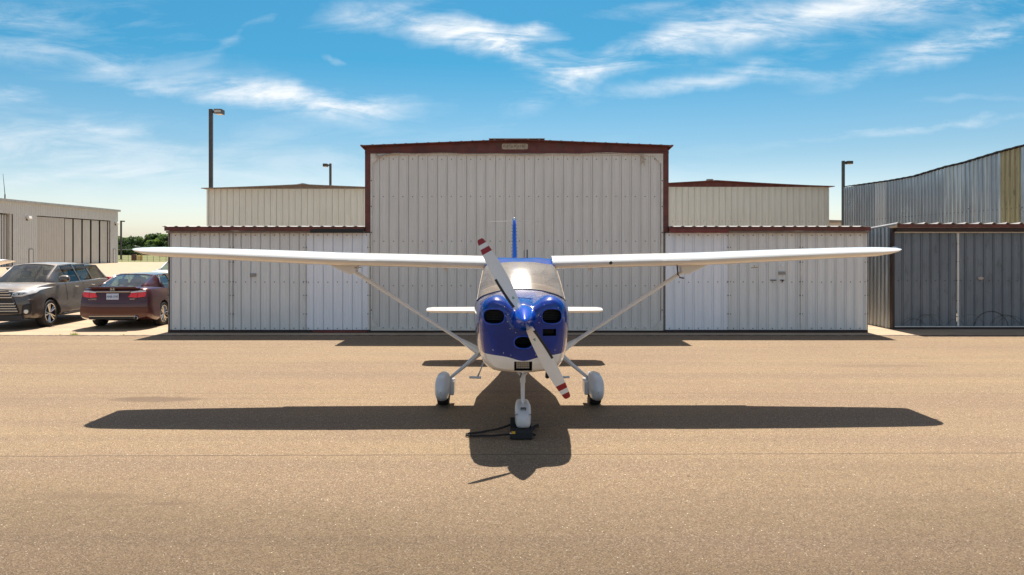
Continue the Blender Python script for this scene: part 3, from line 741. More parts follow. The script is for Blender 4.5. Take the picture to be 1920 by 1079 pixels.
# ------------------------------------------------------------------ big hangar at far left
BX = -62.0
bh = empty('hangar', (-80, 95, 0), 0, 'large grey hangar at the left edge with tall folding doors, beyond the cars', 'hangar')
def DX(px): return BX*F/(px-960)
zt = 8.1; y0b, y1b = 58.0, DX(221); lint = 6.55
f = MB(); w = .34
ops = [(60, DX(24)), (DX(69), DX(206.7))]
def wseg(a, c, z0, z1, mt=0): corr(f, (BX, c), (BX, a), z0, z1, .36, minor=False, depth=.05, rib=.09)
# outward is +x : walk from far to near keeps the right hand side outward
def wall_piece(mb, a, c, z0, z1, x=BX, mt=0): corr(mb, (x, a), (x, c), z0, z1, .36, minor=False, depth=.04, rib=.10, m=mt)
wall_piece(f, y0b, ops[0][0], 0, zt); wall_piece(f, ops[0][1], ops[1][0], 0, zt); wall_piece(f, ops[1][1], y1b, 0, zt)
wall_piece(f, ops[0][0], ops[0][1], lint, zt); wall_piece(f, ops[1][0], ops[1][1], lint, zt)
corr(f, (BX, y1b), (BX-36, y1b), 0, zt, .36, minor=False, depth=.04); corr(f, (BX-36, y1b), (BX-36, y0b), 0, zt, .5, minor=False); corr(f, (BX-36, y0b), (BX, y0b), 0, zt, .5, minor=False)
f.build('wall', 'wall_far', bh, world=True)
f = MB(); f.box(BX-36.3, BX+.3, y0b-.3, y1b+.3, zt-.06, zt+.24); f.build('roof', 'roof_edge', bh, world=True)
f = MB(); f.box(BX-2.6, BX-2.5, ops[0][0], ops[0][1], 0, lint); f.box(BX-2.6, BX-2.5, ops[1][0], ops[1][1], 0, lint)
f.build('opening', 'dark_gap', bh, world=True)
f = MB(); kx = 62.15/62; wall_piece(f, DX(69)+.1, DX(120.6)*kx, 0, lint-.1, BX-.15)
f.build('folding_door', 'wall_far_door', bh, world=True)
for a, c in ((121.8, 135.6), (138.4, 152.4), (155.4, 168.8), (171.8, 185.2), (188.2, 200.6), (202.6, 208)):
    f = MB(); dx = .15 if c > 202 else .25
    kx = (62+dx)/62; f.box(BX-dx-.03, BX-dx, DX(a)*kx, DX(c)*kx, 0, lint-.12)
    f.build('door_panel', 'wall_far_door', bh, world=True)
for a, c in ((1.5, 4.2), (6, 8.6), (10.5, 13), (15, 17.5)):
    f = MB(); f.box(BX-.5, BX-.42, DX(a), DX(c), 0, lint-.12); f.build('door_panel', 'wall_far', bh, world=True)
f = MB(); f.box(BX-.8, BX-.1, DX(19.5), DX(24), 0, lint); f.build('door_panel', 'wall_far_door', bh, world=True)
for a, c, zz_ in ((54, 61, 2.15), (212, 216, 2.15)):
    f = MB(); f.box(BX+.045, BX+.07, DX(a), DX(c), .05, zz_); o = f.build('door', 'wall_far', bh, world=True)
    f = MB(); y, y2 = DX(a), DX(c)
    for q in ((y-.06, y, 0, zz_+.06), (y2, y2+.06, 0, zz_+.06), (y, y2, zz_, zz_+.06)): f.box(BX+.04, BX+.08, q[0], q[1], q[2], q[3])
    k = f.build('frame', 'brown_dark', o); k.location = (-bh.location.x, -bh.location.y, 0)
for pxx, pyy in ((50, 409), (216, 419)):
    D = DX(pxx); z = Z(pyy, D); f = MB()
    f.box(BX+.04, BX+.10, D-.15, D+.15, z-.35, z-.15); f.tube([(BX+.08, D, z-.25), (BX+.22, D, z-.05)], .05, 6)
    wl = f.build('wall_lamp', 'pole_steel', bh, world=True)
    f = MB(); f.obox((BX+.36, D, z+.02), (.15, 0, .05), (0, .3, 0), (-.05, 0, .17)); q = f.build('lamp_head', 'white_trim', wl, bevel=.03); q.location = (-bh.location.x, -bh.location.y, 0)
    
D = DX(39); f = MB(); f.tube([(BX-2, D, zt+.2), (BX-2, D, zt+1.0)], .08, 6); f.tube([(BX-2, D, zt+1), (BX-2.25, D, Z(326, D))], [.045, .02], 6); f.box(BX-2.1, BX-1.5, D-.2, D+.2, zt+.24, zt+.4)
tag(f.build('antenna', 'pole_steel'), 'thin whip antenna standing on the flat roof of the large left hangar', 'antenna')

# ------------------------------------------------------------------ lamp posts
def lamp_post(pxx, top, D, head, label, w=.17, mt='pole_steel', left=False):
    zt = Z(top, D); r = empty('street_lamp', (X(pxx, D), D, 0), 0, label, 'lamp post', 'lamp posts around the hangars')
    f = MB(); f.box(-w/2, w/2, -w/2, w/2, 0, zt); f.box(-w*1.1, w*1.1, -w*1.1, w*1.1, 0, .05)
    f.build('pole', mt, r, bevel=.01)
    f = MB(); hw = head*D/F; s = -1 if left else 1; a, c = sorted((s*w*.62, s*(w*.62+.12))); f.box(a, c, -.05, .05, zt-.20, zt-.08); o = f.build('arm', mt, r)
    a, c = sorted((s*(w*.62+.12), s*(w*.62+.12+hw*.72)))
    f = MB(); f.box(a, c, -.24, .24, zt-.26, zt-.02); q = f.build('lamp_head', mt, r, bevel=.02)
    f = MB(); f.box(a+.05, c-.03, -.20, .20, zt-.275, zt-.255); f.build('lens', 'lamp_glass', q)
    f = MB(); f.box(a+.04, c-.02, -.252, -.238, zt-.21, zt-.08); f.build('side_panel', 'lamp_glass' if D < 50 else mt, q)
lamp_post(395.5, 205, 38, 20, 'tallest brown square lamp post, behind the cream hangar on the left')
lamp_post(619.5, 307, 60, 11, 'small dark lamp post rising behind the grey roof beside the tall centre door', left=True)
lamp_post(1581, 302, 60, 15, 'dark green lamp post at the end of the galvanised wall on the right', .2, 'pole_green')
lamp_post(227, 414, 153, 5, 'farthest thin lamp post standing by the trees at left', .28)

# ------------------------------------------------------------------ far field: fence, bollards, hedge, trees
fx0, fx1 = X(205, 128), X(330, 128)
fr = empty('fence', ((fx0+fx1)/2, 128, 0), 0, 'low wire fence with thin dark posts crossing the far grass', 'fence')
x = fx0
while x < fx1:
    f = MB(); f.tube([(x, 128, 0), (x, 128, 1.15)], .03, 5); f.build('post', 'pole_green', fr, world=True); x += 1.08
for z in (.35, .75, 1.1):
    f = MB(); f.tube([(fx0, 128, z), (fx1, 128, z)], .008, 4); f.build('wire', 'pole_green', fr, world=True)
yb_ = None
for i, (pxx, hh) in enumerate(((255.5, 1.15), (259, .95), (262.5, .95), (266, 1.15))):
    f = MB(); D = 140; x = X(pxx, D); f.lathe([(.001, hh), (.08, hh-.02), (.11, hh-.08), (.11, 0)], (0, 0, 0), 'z', 10)
    o = f.build('bollard', 'yellow_paint', smooth=40); o.location = (x, D, 0)
    tag(o, ('leftmost and tall yellow safety post on the far grass, by the brown box', 'second from left, short yellow safety post on the far grass', 'third from left, short yellow safety post on the far grass', 'rightmost and tall yellow safety post on the far grass')[i], 'bollard', 'row of yellow posts on the far grass')
f = MB(); f.box(X(246, 139.4), X(253, 139.4), 139.4, 140.2, 0, 1.0); f.box(X(247, 139.4), X(252, 139.4), 139.5, 140.1, 1.0, 1.12)
tag(f.build('utility_box', 'brown_steel', bevel=.03), 'reddish brown utility box left of the yellow posts', 'utility box')
random.seed(11)
def leafcloud(mb, c, rad, n, size):
    for k in range(n):
        while True:
            p = Vector((random.uniform(-1, 1), random.uniform(-1, 1), random.uniform(-1, 1)))
            if .25 < p.length < 1: break
        p = Vector((p.x*rad[0], p.y*rad[1], p.z*rad[2]))+Vector(c)
        a = Vector((random.gauss(0, 1), random.gauss(0, 1), random.gauss(0, 1))).normalized(); u = a.orthogonal().normalized(); w = a.cross(u)
        s = size*random.uniform(.5, 1.2)
        mb.add([p-u*s-w*s*.5, p+u*s*.3-w*s*.8, p+u*s+w*s*.4, p-u*s*.2+w*s], [(0,1,2,3)])
f = MB()
x = -200
while x < -105:
    leafcloud(f, (x, 252+random.uniform(-3, 3), 1.2), (2.2, 1.5, random.uniform(1.4, 2.6)), 130, .45); x += 1.6
x = -230
while x < -110:
    leafcloud(f, (x, 292+random.uniform(-3, 3), 2.6), (3.0, 2.5, random.uniform(3.2, 4.6)), 240, .5); x += 2.4
tag(f.build('undergrowth', 'hedge_leaf', fix=False), 'dark undergrowth along the foot of the far tree line', 'undergrowth', kind='stuff')
protos = []
for v in range(4):
    cr_ = MB(); H = (9.5, 8.6, 10.2, 8.9)[v]
    for k in range(20):
        a = random.uniform(0, 6.28); rr = random.uniform(.3, 2.9); z = random.uniform(.18, .9)*H
        s = (1.1-.55*abs(z/H-.55)*1.5); leafcloud(cr_, (rr*math.cos(a)*s, rr*math.sin(a)*s, z), (1.75, 1.75, 1.35), 170, .34)
    tk = MB(); tk.tube([(0, 0, 0), (.1, 0, H*.3), (-.05, .1, H*.6), (.05, 0, H*.9)], [.3, .22, .15, .05], 7)
    for k in range(5):
        a = k*1.3; z = H*(.3+.1*k); tk.tube([(0, 0, z), (1.2*math.cos(a), 1.2*math.sin(a), z+.9), (2*math.cos(a), 2*math.sin(a), z+1.8)], [.1, .06, .02], 5)
    protos.append((cr_.build('crown', ['leaf_dark', 'leaf_mid', 'leaf_dark', 'leaf_light'][v], fix=False), tk.build('trunk', 'bark', smooth=60)))
used = set()
tl = ['dark green broadleaf tree in the far line beyond the grass', 'mid green tree in the far line beyond the grass', 'tall dark tree standing out of the far tree line', 'bright yellow-green tree in the far line beyond the grass']
i = 0; x = -192
while x < -112:
    for row in range(3):
        vis = X(222, 262) < x < X(316, 262)
        v = random.choice((0, 1, 1, 2, 0))
        xx = x+random.uniform(-1, 1)+row*1.6; D = 262+row*9+random.uniform(-2, 2)
        pxx = 960+xx*F/D
        if 285 < pxx < 305 and row == 0: v = 3
        r = empty('tree', (xx, D, 0), random.uniform(0, 6.28), tl[v], 'tree', ['dark trees of the far line', 'mid green trees of the far line', 'tall dark trees of the far line', 'bright trees of the far line'][v])
        s = random.uniform(.82, 1.0)*(1.0 if pxx < 290 else 1.1)*(.86 if row == 0 else 1.0)*.80; r.scale = (s*1.1, s*1.1, s)
        for src in protos[v]:
            if v in used: c = src.copy(); col.objects.link(c)
            else: c = src
            c.parent = r
        used.add(v)
    x += 3.4
for v in range(4):
    if v not in used:
        for s in protos[v]: bpy.data.objects.remove(s)
# rail / pipe line in front of trees
f = MB(); f.tube([(-170, 245, Z(468.5, 245)), (-120, 245, Z(468.5, 245))], .09, 5)
for x in range(-170, -119, 6): f.tube([(x, 245, 0), (x, 245, 1.9)], .06, 5)
tag(f.build('guard_rail', 'roof_grey'), 'pale horizontal rail on posts in front of the far trees', 'rail')

# ------------------------------------------------------------------ the airplane
AY = 10.5; AX = .11
ap = empty('airplane', (AX, AY, 0), R(.7), 'blue and white high-wing propeller airplane parked nose-on in the centre of the ramp', 'airplane')
def A(D): return D-AY
# stations: D, z0, (x1,z1), (x2,z2), (x3,z3), (x4,z4), z5
ST = [
 (9.78, 1.746, (.30,1.722), (.575,1.60), (.605,1.30), (.50,.90), .76),
 (9.93, 1.838, (.305,1.812), (.562,1.692), (.61,1.315), (.505,.89), .75),
 (10.08, 1.926, (.31,1.898), (.548,1.785), (.615,1.33), (.51,.88), .74),
 (10.25, 2.016, (.32,1.988), (.532,1.88), (.62,1.34), (.515,.87), .73),
 (10.42, 2.097, (.33,2.072), (.515,1.97), (.625,1.35), (.52,.86), .72),
 (10.62, 2.145, (.36,2.14), (.52,2.02), (.63,1.35), (.53,.85), .71),
 (11.5, 2.15, (.36,2.145), (.52,2.03), (.63,1.35), (.53,.86), .72),
 (12.1, 2.09, (.34,2.08), (.49,1.96), (.61,1.34), (.50,.88), .75),
 (12.55, 1.93, (.28,1.91), (.42,1.80), (.54,1.32), (.45,.90), .80),
 (13.0, 1.74, (.20,1.725), (.34,1.65), (.46,1.30), (.38,.94), .86),
 (14.0, 1.56, (.12,1.545), (.23,1.48), (.30,1.24), (.25,1.00), .95),
 (15.0, 1.44, (.07,1.43), (.14,1.38), (.18,1.20), (.15,1.04), 1.00),
 (16.2, 1.36, (.03,1.355), (.05,1.32), (.06,1.20), (.05,1.10), 1.08)]
SEG = 5
def ring(st):
    D, z0, p1, p2, p3, p4, z5 = st
    P = [(0, z0), p1, p2, p3, p4, (0, z5)]
    ext = [(-p1[0], p1[1])]+P+[(-p4[0], p4[1])]
    full = cr(ext, SEG)[SEG:SEG*6+1]
    half = [(max(0, q[0]) if 0 < i < len(full)-1 else 0, q[1]) for i, q in enumerate(full)]
    return [(-q[0], A(D), q[1]) for q in reversed(half[1:-1])], half
def rowof(st):
    l, half = ring(st); D = st[0]
    right = [(q[0], A(D), q[1]) for q in half]
    return right+l       # closed: top centre, down right side, bottom, up left side
def interp(stations, sub):
    out = []
    flat = [(s[0], s[1], *s[2], *s[3], *s[4], *s[5], s[6]) for s in stations]
    for i in range(len(flat)-1):
        for k in range(sub): t = k/sub; out.append(tuple(lerp(a, b_, t) for a, b_ in zip(flat[i], flat[i+1])))
    out.append(flat[-1])
    return [(q[0], q[1], (q[2], q[3]), (q[4], q[5]), (q[6], q[7]), (q[8], q[9]), q[10]) for q in out]
SUB = 3
fs = interp(ST, SUB); rows = [rowof(s) for s in fs]; N = len(rows[0])
def sym(j): return j if j < N/2 else N-1-j      # half-face index from the top centre
def kind(i, j):
    h = sym(j); D = (fs[i][0]+fs[i+1][0])/2
    if i < 4*SUB: return 'ws' if h < 10 else 'body'
    if 10 <= h < 13:
        if 10.50 < D < 11.38: return 'side'
        if 11.45 < D < 12.0: return 'side2'
    if h < 9 and 12.15 < D < 12.9: return 'rear'
    return 'body'
fb = MB(); fb.loft(rows, True, 0, skip=lambda i, j: kind(i, j) != 'body')
fb.add([rows[0][j] for j in range(N)], [tuple(range(N))]) if False else None
fu = fb.build('fuselage', 'plane_paint', ap, smooth=35)
def glasspart(name, kinds, mt, side=0):
    g = MB(); g.loft(rows, True, 0, skip=lambda i, j: kind(i, j) not in kinds or (side and (1 if j < N/2 else -1) != side))
    return g.build(name, mt, ap, smooth=40)
glasspart('windshield', ('ws',), 'windscreen')
for s in (1, -1): glasspart('side_window', ('side',), 'side_glass', s); glasspart('side_window', ('side2',), 'side_glass', s)
glasspart('rear_window', ('rear',), 'side_glass')
# windshield frame strip along its lower edge and its posts
g = MB(); r0 = rows[0]; order = [r0[j] for j in range(N-10, N)]+[r0[j] for j in range(0, 11)]
g.tube([(p[0]*1.0, p[1]-.004, p[2]+.004) for p in order], .009, 6)
g.build('windshield_seal', 'boot_black', ap, smooth=60)
for s in (1, -1):
    g = MB(); pts = [rows[i][10 if s > 0 else N-10] for i in range(0, 4*SUB+1)]
    g.tube([(p[0]*1.004, p[1], p[2]) for p in pts], .009, 6, flat=.8); g.build('windshield_post', 'weathered_trim', ap, smooth=60)
# cowling (closed) with real openings
CW = [
 (8.60, 1.56, (.15,1.555), (.20,1.51), (.24,1.40), (.18,1.24), 1.18),
 (8.615, 1.60, (.22,1.60), (.34,1.56), (.40,1.34), (.30,1.02), .98),
 (8.66, 1.635, (.26,1.645), (.425,1.59), (.47,1.32), (.36,.93), .90),
 (8.74, 1.66, (.28,1.675), (.475,1.615), (.51,1.31), (.39,.90), .86),
 (8.95, 1.69, (.29,1.695), (.52,1.615), (.545,1.30), (.43,.87), .82),
 (9.35, 1.72, (.30,1.715), (.55,1.61), (.58,1.30), (.47,.88), .785),
 (9.776, 1.744, (.30,1.720), (.573,1.60), (.603,1.30), (.50,.90), .765)]
cs = interp(CW, 3); crow = [rowof(s) for s in cs]
# cheek bulges over the two intakes, valley beside the spinner
def bulge(p):
    x, y, z = p; D = y+AY
    k = math.exp(-((D-8.8)/.42)**2); ch = math.exp(-((abs(x)-.33)/.13)**2)*(1 if z > 1.35 else math.exp(-((z-1.35)/.12)**2))
    valley = math.exp(-((abs(x)-.12)/.06)**2) if z > 1.5 else 0
    chin = math.exp(-(x/.16)**2)*(1 if z < 1.0 else 0)
    return (x, y, z+.052*ch*k-.045*valley*k-.03*chin*k)
crow = [[bulge(p) for p in r] for r in crow]
cb = MB(); cb.loft(crow, True, 0)
cb.f.append(tuple(range(N-1, -1, -1))); cb.mi.append(0)
o_ = (len(crow)-1)*N; cb.f.append(tuple(range(o_, o_+N))); cb.mi.append(0)
cowl = cb.build('cowling', ['plane_paint', 'black'], ap, smooth=40)
def oval_cut(cx, cz, rx, rz, n_=2.6, y0=8.4, y1=8.98, tilt=0):
    c = MB(); pts = []
    for k in range(36):
        t = 2*math.pi*k/36; ct, st_ = math.cos(t), math.sin(t)
        pts.append((cx+rx*math.copysign(abs(ct)**(2/n_), ct), A(y0), cz+rz*math.copysign(abs(st_)**(2/n_), st_)+tilt*ct*rx))
    c.poly(pts, (0, y1-y0, 0)); o = c.build('cutter', 'black', ap); return o
bpy.context.view_layer.update()
CD = 8.68
def LX(px, D=CD): return X(px, D)-AX-(-math.sin(R(.7)))*(D-AY)*1.0
cuts = [oval_cut(LX(926.5), Z(593, CD), .118, .083, 2.6), oval_cut(LX(1034), Z(592.5, CD), .112, .083, 2.6),
        oval_cut(LX(981), Z(641, CD), .102, .067, 2.3)]
c = MB(); c.box(LX(1017), LX(1042), A(8.4), A(8.9), Z(629, CD), Z(616, CD)); cuts.append(c.build('cutter', 'black', ap))
c = MB(); c.box(LX(964), LX(997.5), A(8.4), A(8.84), Z(694, 8.75), Z(675, 8.75)); cuts.append(c.build('cutter', 'black', ap))
bool_cut(cowl, cuts)
for p in cowl.data.polygons: p.use_smooth = True
cowl.data.set_sharp_from_angle(angle=R(38))
# landing light
g = MB(); lx0, lx1, lz0, lz1 = LX(968), LX(993), Z(692, 8.75), Z(678, 8.75)
g.box(lx0, lx1, A(8.77), A(8.80), lz0, lz1, 0)
for i in range(7):
    x = lerp(lx0, lx1, i/6); g.box(x-.002, x+.002, A(8.762), A(8.77), lz0, lz1, 1)
for i in range(5):
    z = lerp(lz0, lz1, i/4); g.box(lx0, lx1, A(8.763), A(8.769), z-.002, z+.002, 1)
g.build('landing_light', ['lamp_reflector', 'cabin_dark'], ap)
# oil cooler grille core
g = MB(); g.box(LX(1018.5), LX(1040.5), A(8.80), A(8.83), Z(628, CD), Z(617, CD)); g.build('oil_cooler', 'brown_dark', ap)
# rims round intakes
def rim(cx, cz, rx, rz, n_, yv, rad=.008):
    g = MB(); pts = []
    for k in range(41):
        t = 2*math.pi*k/40; ct, st_ = math.cos(t), math.sin(t)
        x = cx+rx*math.copysign(abs(ct)**(2/n_), ct); z = cz+rz*math.copysign(abs(st_)**(2/n_), st_)
        pts.append((x, yv, z))
    return pts
bmx = bmesh.new(); bmx.from_mesh(cowl.data); bvh = BVHTree.FromBMesh(bmx)
for (cx_, cz_, rx_, rz_, n_) in ((LX(926.5), Z(593, CD), .124, .089, 2.6), (LX(1034), Z(592.5, CD), .118, .089, 2.6), (LX(981), Z(641, CD), .108, .073, 2.3)):
    pts = []
    for (x, _, z) in rim(cx_, cz_, rx_, rz_, n_, 0):
        h_ = bvh.ray_cast(Vector((x, -4, z)), Vector((0, 1, 0))); pts.append((x, (h_[0].y if h_[0] and h_[0].y < A(8.95) else A(8.72))-.001, z))
    g = MB(); g.tube(pts, .0095, 8, cap=False, up=(0, 1, .01)); g.build('intake_lip', 'blue_paint', ap, smooth=60)
bmx.free()
for cx_, cz_ in ((LX(926.5), Z(593, CD)), (LX(1034), Z(592.5, CD))):
    g = MB()
    for k in range(7): g.box(cx_-.11, cx_+.11, A(8.90), A(8.94), cz_-.066+k*.02, cz_-.058+k*.02)
    g.build('cylinder_fins', 'alloy_dark', ap)
# raised seam lines where the nose bowl meets the upper cowl
# rivets on the cowl
g = MB()
bmx = bmesh.new(); bmx.from_mesh(cowl.data); bvh = BVHTree.FromBMesh(bmx)
for (pxx, pyy) in ((946, 575), (1020, 571), (1046, 577), (905, 578), (901, 628), (1062, 628), (925, 655), (1040, 655), (948, 592), (952, 588.6), (951.3, 602), (957, 596), (956.5, 615), (1009, 590), (1013, 592.5), (1005, 599), (1010, 604), (966.5, 622.5), (895, 590), (1057, 596), (944, 660), (1018, 660), (958, 664), (1004, 664)):
    x, z = LX(pxx), Z(pyy, 8.7); hit = bvh.ray_cast(Vector((x, -4, z)), Vector((0, 1, 0)))
    if hit[0]: g.lathe([(.0005, -.004), (.004, -.003), (.006, .0), (.006, .004)], (x, hit[0].y, z), 'y', 8)
bmx.free()
g.build('rivet', 'chrome', ap, smooth=60)
# exhaust pipe & chin details
g = MB(); g.tube([(.30, A(9.15), .90), (.31, A(9.1), .78), (.31, A(9.22), .70)], .028, 10); g.build('exhaust_pipe', 'alloy_dark', ap, smooth=50)
g = MB(); g.tube([(-.17, A(8.85), .93), (-.175, A(8.80), .90)], .012, 8); g.tube([(-.14, A(8.9), .885), (-.145, A(8.85), .86)], .009, 8); g.build('drain_tube', 'alloy', ap, smooth=50)

# propeller
PCx, PCz, PD_ = LX(982, 8.5), Z(597, 8.5), 8.44
pr = bpy.data.objects.new('propeller', None); col.objects.link(pr); pr.parent = ap; pr.location = (PCx, A(PD_), PCz); pr.rotation_euler = (0, R(-29), 0)
g = MB(); sp = [(.0008, -.345), (.014, -.338), (.033, -.308), (.058, -.255), (.083, -.195), (.107, -.13), (.129, -.06), (.144, .02), (.151, .09), (.151, .10), (.10, .104)]
g.lathe(sp, (0, 0, 0), 'y', 40); g.build('spinner', 'blue_paint', pr, smooth=50)
def blade(sgn):
    g = MB(); st = [(.10, .085, 42, .050), (.14, .098, 38, .040), (.22, .112, 32, .028), (.32, .126, 27, .021), (.45, .136, 23, .017), (.58, .138, 20, .014), (.70, .130, 18, .012), (.80, .117, 16, .010),
                    (.853, .108, 15, .009), (.915, .095, 15, .008), (.966, .083, 14, .007), (1.01, .068, 14, .006), (1.028, .045, 14, .005)]
    st = [(a_, b_*1.16, c_, d_) for a_, b_, c_, d_ in st]
    rws = []
    for (r, c, an, th) in st:
        pr_ = []
        n = 9
        for k in range(n+1): t = k/n; pr_.append((lerp(-.5, .5, t)*c, -th*.5*math.sin(math.pi*t**.7)))
        for k in range(n-1, 0, -1): t = k/n; pr_.append((lerp(-.5, .5, t)*c, th*.5*math.sin(math.pi*t**.7)))
        ca, sa = math.cos(R(an)), math.sin(R(an))
        row = []
        for (u, w) in pr_:
            x = u*ca-w*sa; y = u*sa+w*ca
            row.append((x*sgn, y, r*sgn))
        rws.append(row)
    NB_ = len(rws[0])
    def mm(i, j):
        r = (st[i][0]+st[i+1][0])/2
        if r > .966: return 1
        if .853 < r < .915: return 1
        return 0
    g.loft(rws, True, mm); o = len(g.v); g.v += rws[-1]; g.f.append(tuple(range(o, o+NB_))); g.mi.append(1)
    bl = g.build('blade', ['prop_white', 'prop_red'], pr, smooth=40)
    # leading edge boot
    g = MB()
    rr = [(.17, 0), (.25, 0), (.36, 0), (.47, 0), (.545, 0)]
    def at_(r):
        for i in range(len(st)-1):
            if st[i][0] <= r <= st[i+1][0]:
                t = (r-st[i][0])/(st[i+1][0]-st[i][0]); return [lerp(a, b_, t) for a, b_ in zip(st[i], st[i+1])]
    rws2 = []
    for (r, _) in rr:
        _, c, an, th = at_(r); ca, sa = math.cos(R(an)), math.sin(R(an)); row = []
        for (u, w) in ((-.5*c-.004, -.002), (-.5*c+.022, -th*.38-.003), (-.5*c+.022, th*.38+.003), (-.5*c-.004, .002)):
            row.append(((u*ca-w*sa)*sgn, u*sa+w*ca, r*sgn))
        rws2.append(row)
    g.loft(rws2, True); g.v += rws2[0]+rws2[-1]; n = len(g.v); g.f += [(n-8, n-7, n-6, n-5), (n-4, n-3, n-2, n-1)]; g.mi += [0, 0]
    g.build('leading_edge_boot', 'boot_black', bl)
    # green triangular maker's mark
    _, c, an, th = at_(.27); ca, sa = math.cos(R(an)), math.sin(R(an)); g = MB()
    def T(u, r): w = -th*.5-.0035; return ((u*ca-w*sa)*sgn, u*sa+w*ca, r*sgn)
    for (a, q) in (((-.002, .245), .020), ((.006, .262), .012)):
        pass
    g.add([T(-.014, .254), T(.020, .254), T(.003, .286)], [(0, 1, 2)]); g.build('maker_mark', 'prop_green', bl, fix=False)
    g = MB(); 
    def T2(u, r): w = -th*.5-.0045; return ((u*ca-w*sa)*sgn, u*sa+w*ca, r*sgn)
    g.add([T2(-.003, .260), T2(.009, .260), T2(.003, .271)], [(0, 1, 2)]); g.build('mark_centre', 'white_label', bl, fix=False)
blade(1); blade(-1)

# wings
def wing(sgn):
    s0, s1 = .46, 5.60
    stn = [(.46, 10.48, 1.40, 2.075, .19, 0), (1.3, 10.48, 1.40, 2.095, .19, 0), (2.6, 10.48, 1.40, 2.125, .19, 0), (3.6, 10.52, 1.32, 2.168, .18, 0), (4.5, 10.58, 1.22, 2.205, .160, 0),
           (4.95, 10.61, 1.17, 2.222, .150, .0), (5.2, 10.63, 1.14, 2.230, .140, .012), (5.38, 10.66, 1.09, 2.242, .112, .02), (5.50, 10.72, 1.02, 2.256, .078, .025), (5.57, 10.80, .93, 2.268, .045, .03), (5.60, 10.90, .80, 2.276, .018, .03)]
    rws = []
    for (s, le, c, zc, th, _) in stn:
        up, lo = [], []
        for k in range(15):
            t = (1-math.cos(math.pi*k/14))/2
            yt = 5*.5*(.2969*math.sqrt(t)-.126*t-.3516*t*t+.2843*t**3-.1036*t**4)*2
            cam_ = .022*c*(1-((t-.4)/.6)**2 if t > .4 else 1-((t-.4)/.4)**2)
            up.append((sgn*s, A(le+t*c), zc+cam_*.4+yt*th*1.0-.02*t)); lo.append((sgn*s, A(le+t*c), zc+cam_*.4-yt*th-.02*t))
        rws.append(up[::-1]+lo[1:])
    g = MB(); n = len(rws[0])
    g.loft(rws, True); 
    for k in (0, -1): o = len(g.v); g.v += rws[k]; g.f.append(tuple(range(o, o+n))); g.mi.append(0)
    w = g.build('wing', 'white_paint', ap, smooth=40)
    # hanging flap and its tracks
    g = MB(); rw = []
    for (s, zc) in ((.62, 2.03), (3.35, 2.09)):
        y0, y1 = A(11.45), A(11.86)
        rw.append([(sgn*s, y0, zc+.045), (sgn*s, y0+.1, zc+.05), (sgn*s, y1, zc-.028), (sgn*s, y1, zc-.038), (sgn*s, y0+.1, zc-.05), (sgn*s, y0, zc-.04)])
    g.loft(rw, True)
    for k in (0, 1): o = len(g.v); g.v += rw[k]; g.f.append(tuple(range(o, o+6))); g.mi.append(0)
    g.build('flap', 'white_paint', w, smooth=30)
    # wingtip light
    g = MB(); g.lathe([(.0005, .0), (.014, .008), (.022, .03), (.024, .07)], (0, 0, 0), 'x', 10)
    q = g.build('navigation_light', 'chrome' if sgn > 0 else 'cabin_dark', w, smooth=60); q.location = (sgn*5.64, A(11.05), 2.292); q.scale = (-sgn, 1, .8)
    # stall/ small vents, tie-down ring under wing
    g = MB(); xs = sgn*(3.45 if sgn > 0 else 2.35); g.tube([(xs, A(10.9), 2.04+.0), (xs, A(10.9), 2.005)], .012, 6); g.tube([(xs+.05, A(10.9), 2.008), (xs-.05, A(10.9), 2.0)], .008, 6)
    g.build('tie_down_ring', 'alloy', w)
    g = MB(); xs = sgn*1.12; g.poly([(xs-.03, A(11.6), 1.99), (xs+.03, A(11.6), 1.99), (xs+.012, A(11.6), 1.925), (xs-.012, A(11.6), 1.925)], (0, .14, 0)); g.build('flap_track', 'white_paint', w)
    # root fairing cuff
    return w
wR = wing(1); wL = wing(-1)
# landing-light lens slit + fuel vent detail on wings' leading edges
g = MB(); g.lathe([(.001, -.006), (.02, -.004), (.026, .01)], (1.28*1.0, A(10.482), 2.083), 'y', 14); g.build('air_vent', 'black', wR, smooth=60)
for (w, xa, xb) in ((wR, 1.99, 2.41), (wL, -2.4, -2.02)):
    g = MB(); g.box(min(xa, xb), max(xa, xb), A(10.470), A(10.50), 2.108, 2.114); g.build('stall_strip', 'white_label', w)
# struts
LXc = lambda px, D: LX(px, D)
def strut(sgn):
    a = Vector((sgn*.60, A(10.95), .78)); c = Vector((sgn*2.55, A(10.98), 2.03))
    g = MB(); g.tube([a, c], .027, 12, flat=1.0, up=(0, 1, 0)); 
    # streamlined: widen along y
    g.v = [(v[0], A(10.965)+(v[1]-A(10.965))*1.9, v[2]) for v in g.v]
    st = g.build('wing_strut', 'white_paint', ap, smooth=50)
    g = MB(); d_ = (a-c).normalized()
    g.tube([a-d_*-.02, a+d_*-.18, a+d_*-.30], [.058, .045, .029], 12, up=(0, 1, 0)); g.v = [(v[0], A(10.965)+(v[1]-A(10.965))*1.7, v[2]) for v in g.v]
    g.build('lower_cuff', 'white_paint', st, smooth=50)
    g = MB(); u = sgn
    g.poly([(u*2.38, A(10.90), 1.93), (u*2.47, A(10.90), 1.90), (u*2.78, A(10.90), 2.05), (u*2.35, A(10.90), 2.05)], (0, .16, 0)); g.build('upper_cuff', 'white_paint', st, bevel=.015)
strut(1); strut(-1)
g = MB(); g.tube([(2.30, A(10.85), 2.03), (2.31, A(10.84), 1.90), (2.34, A(10.80), 1.855)], .011, 8); g.tube([(2.33, A(10.82), 1.86), (2.335, A(10.60), 1.86)], .010, 8); g.build('pitot_tube', 'alloy_dark', ap, smooth=50)
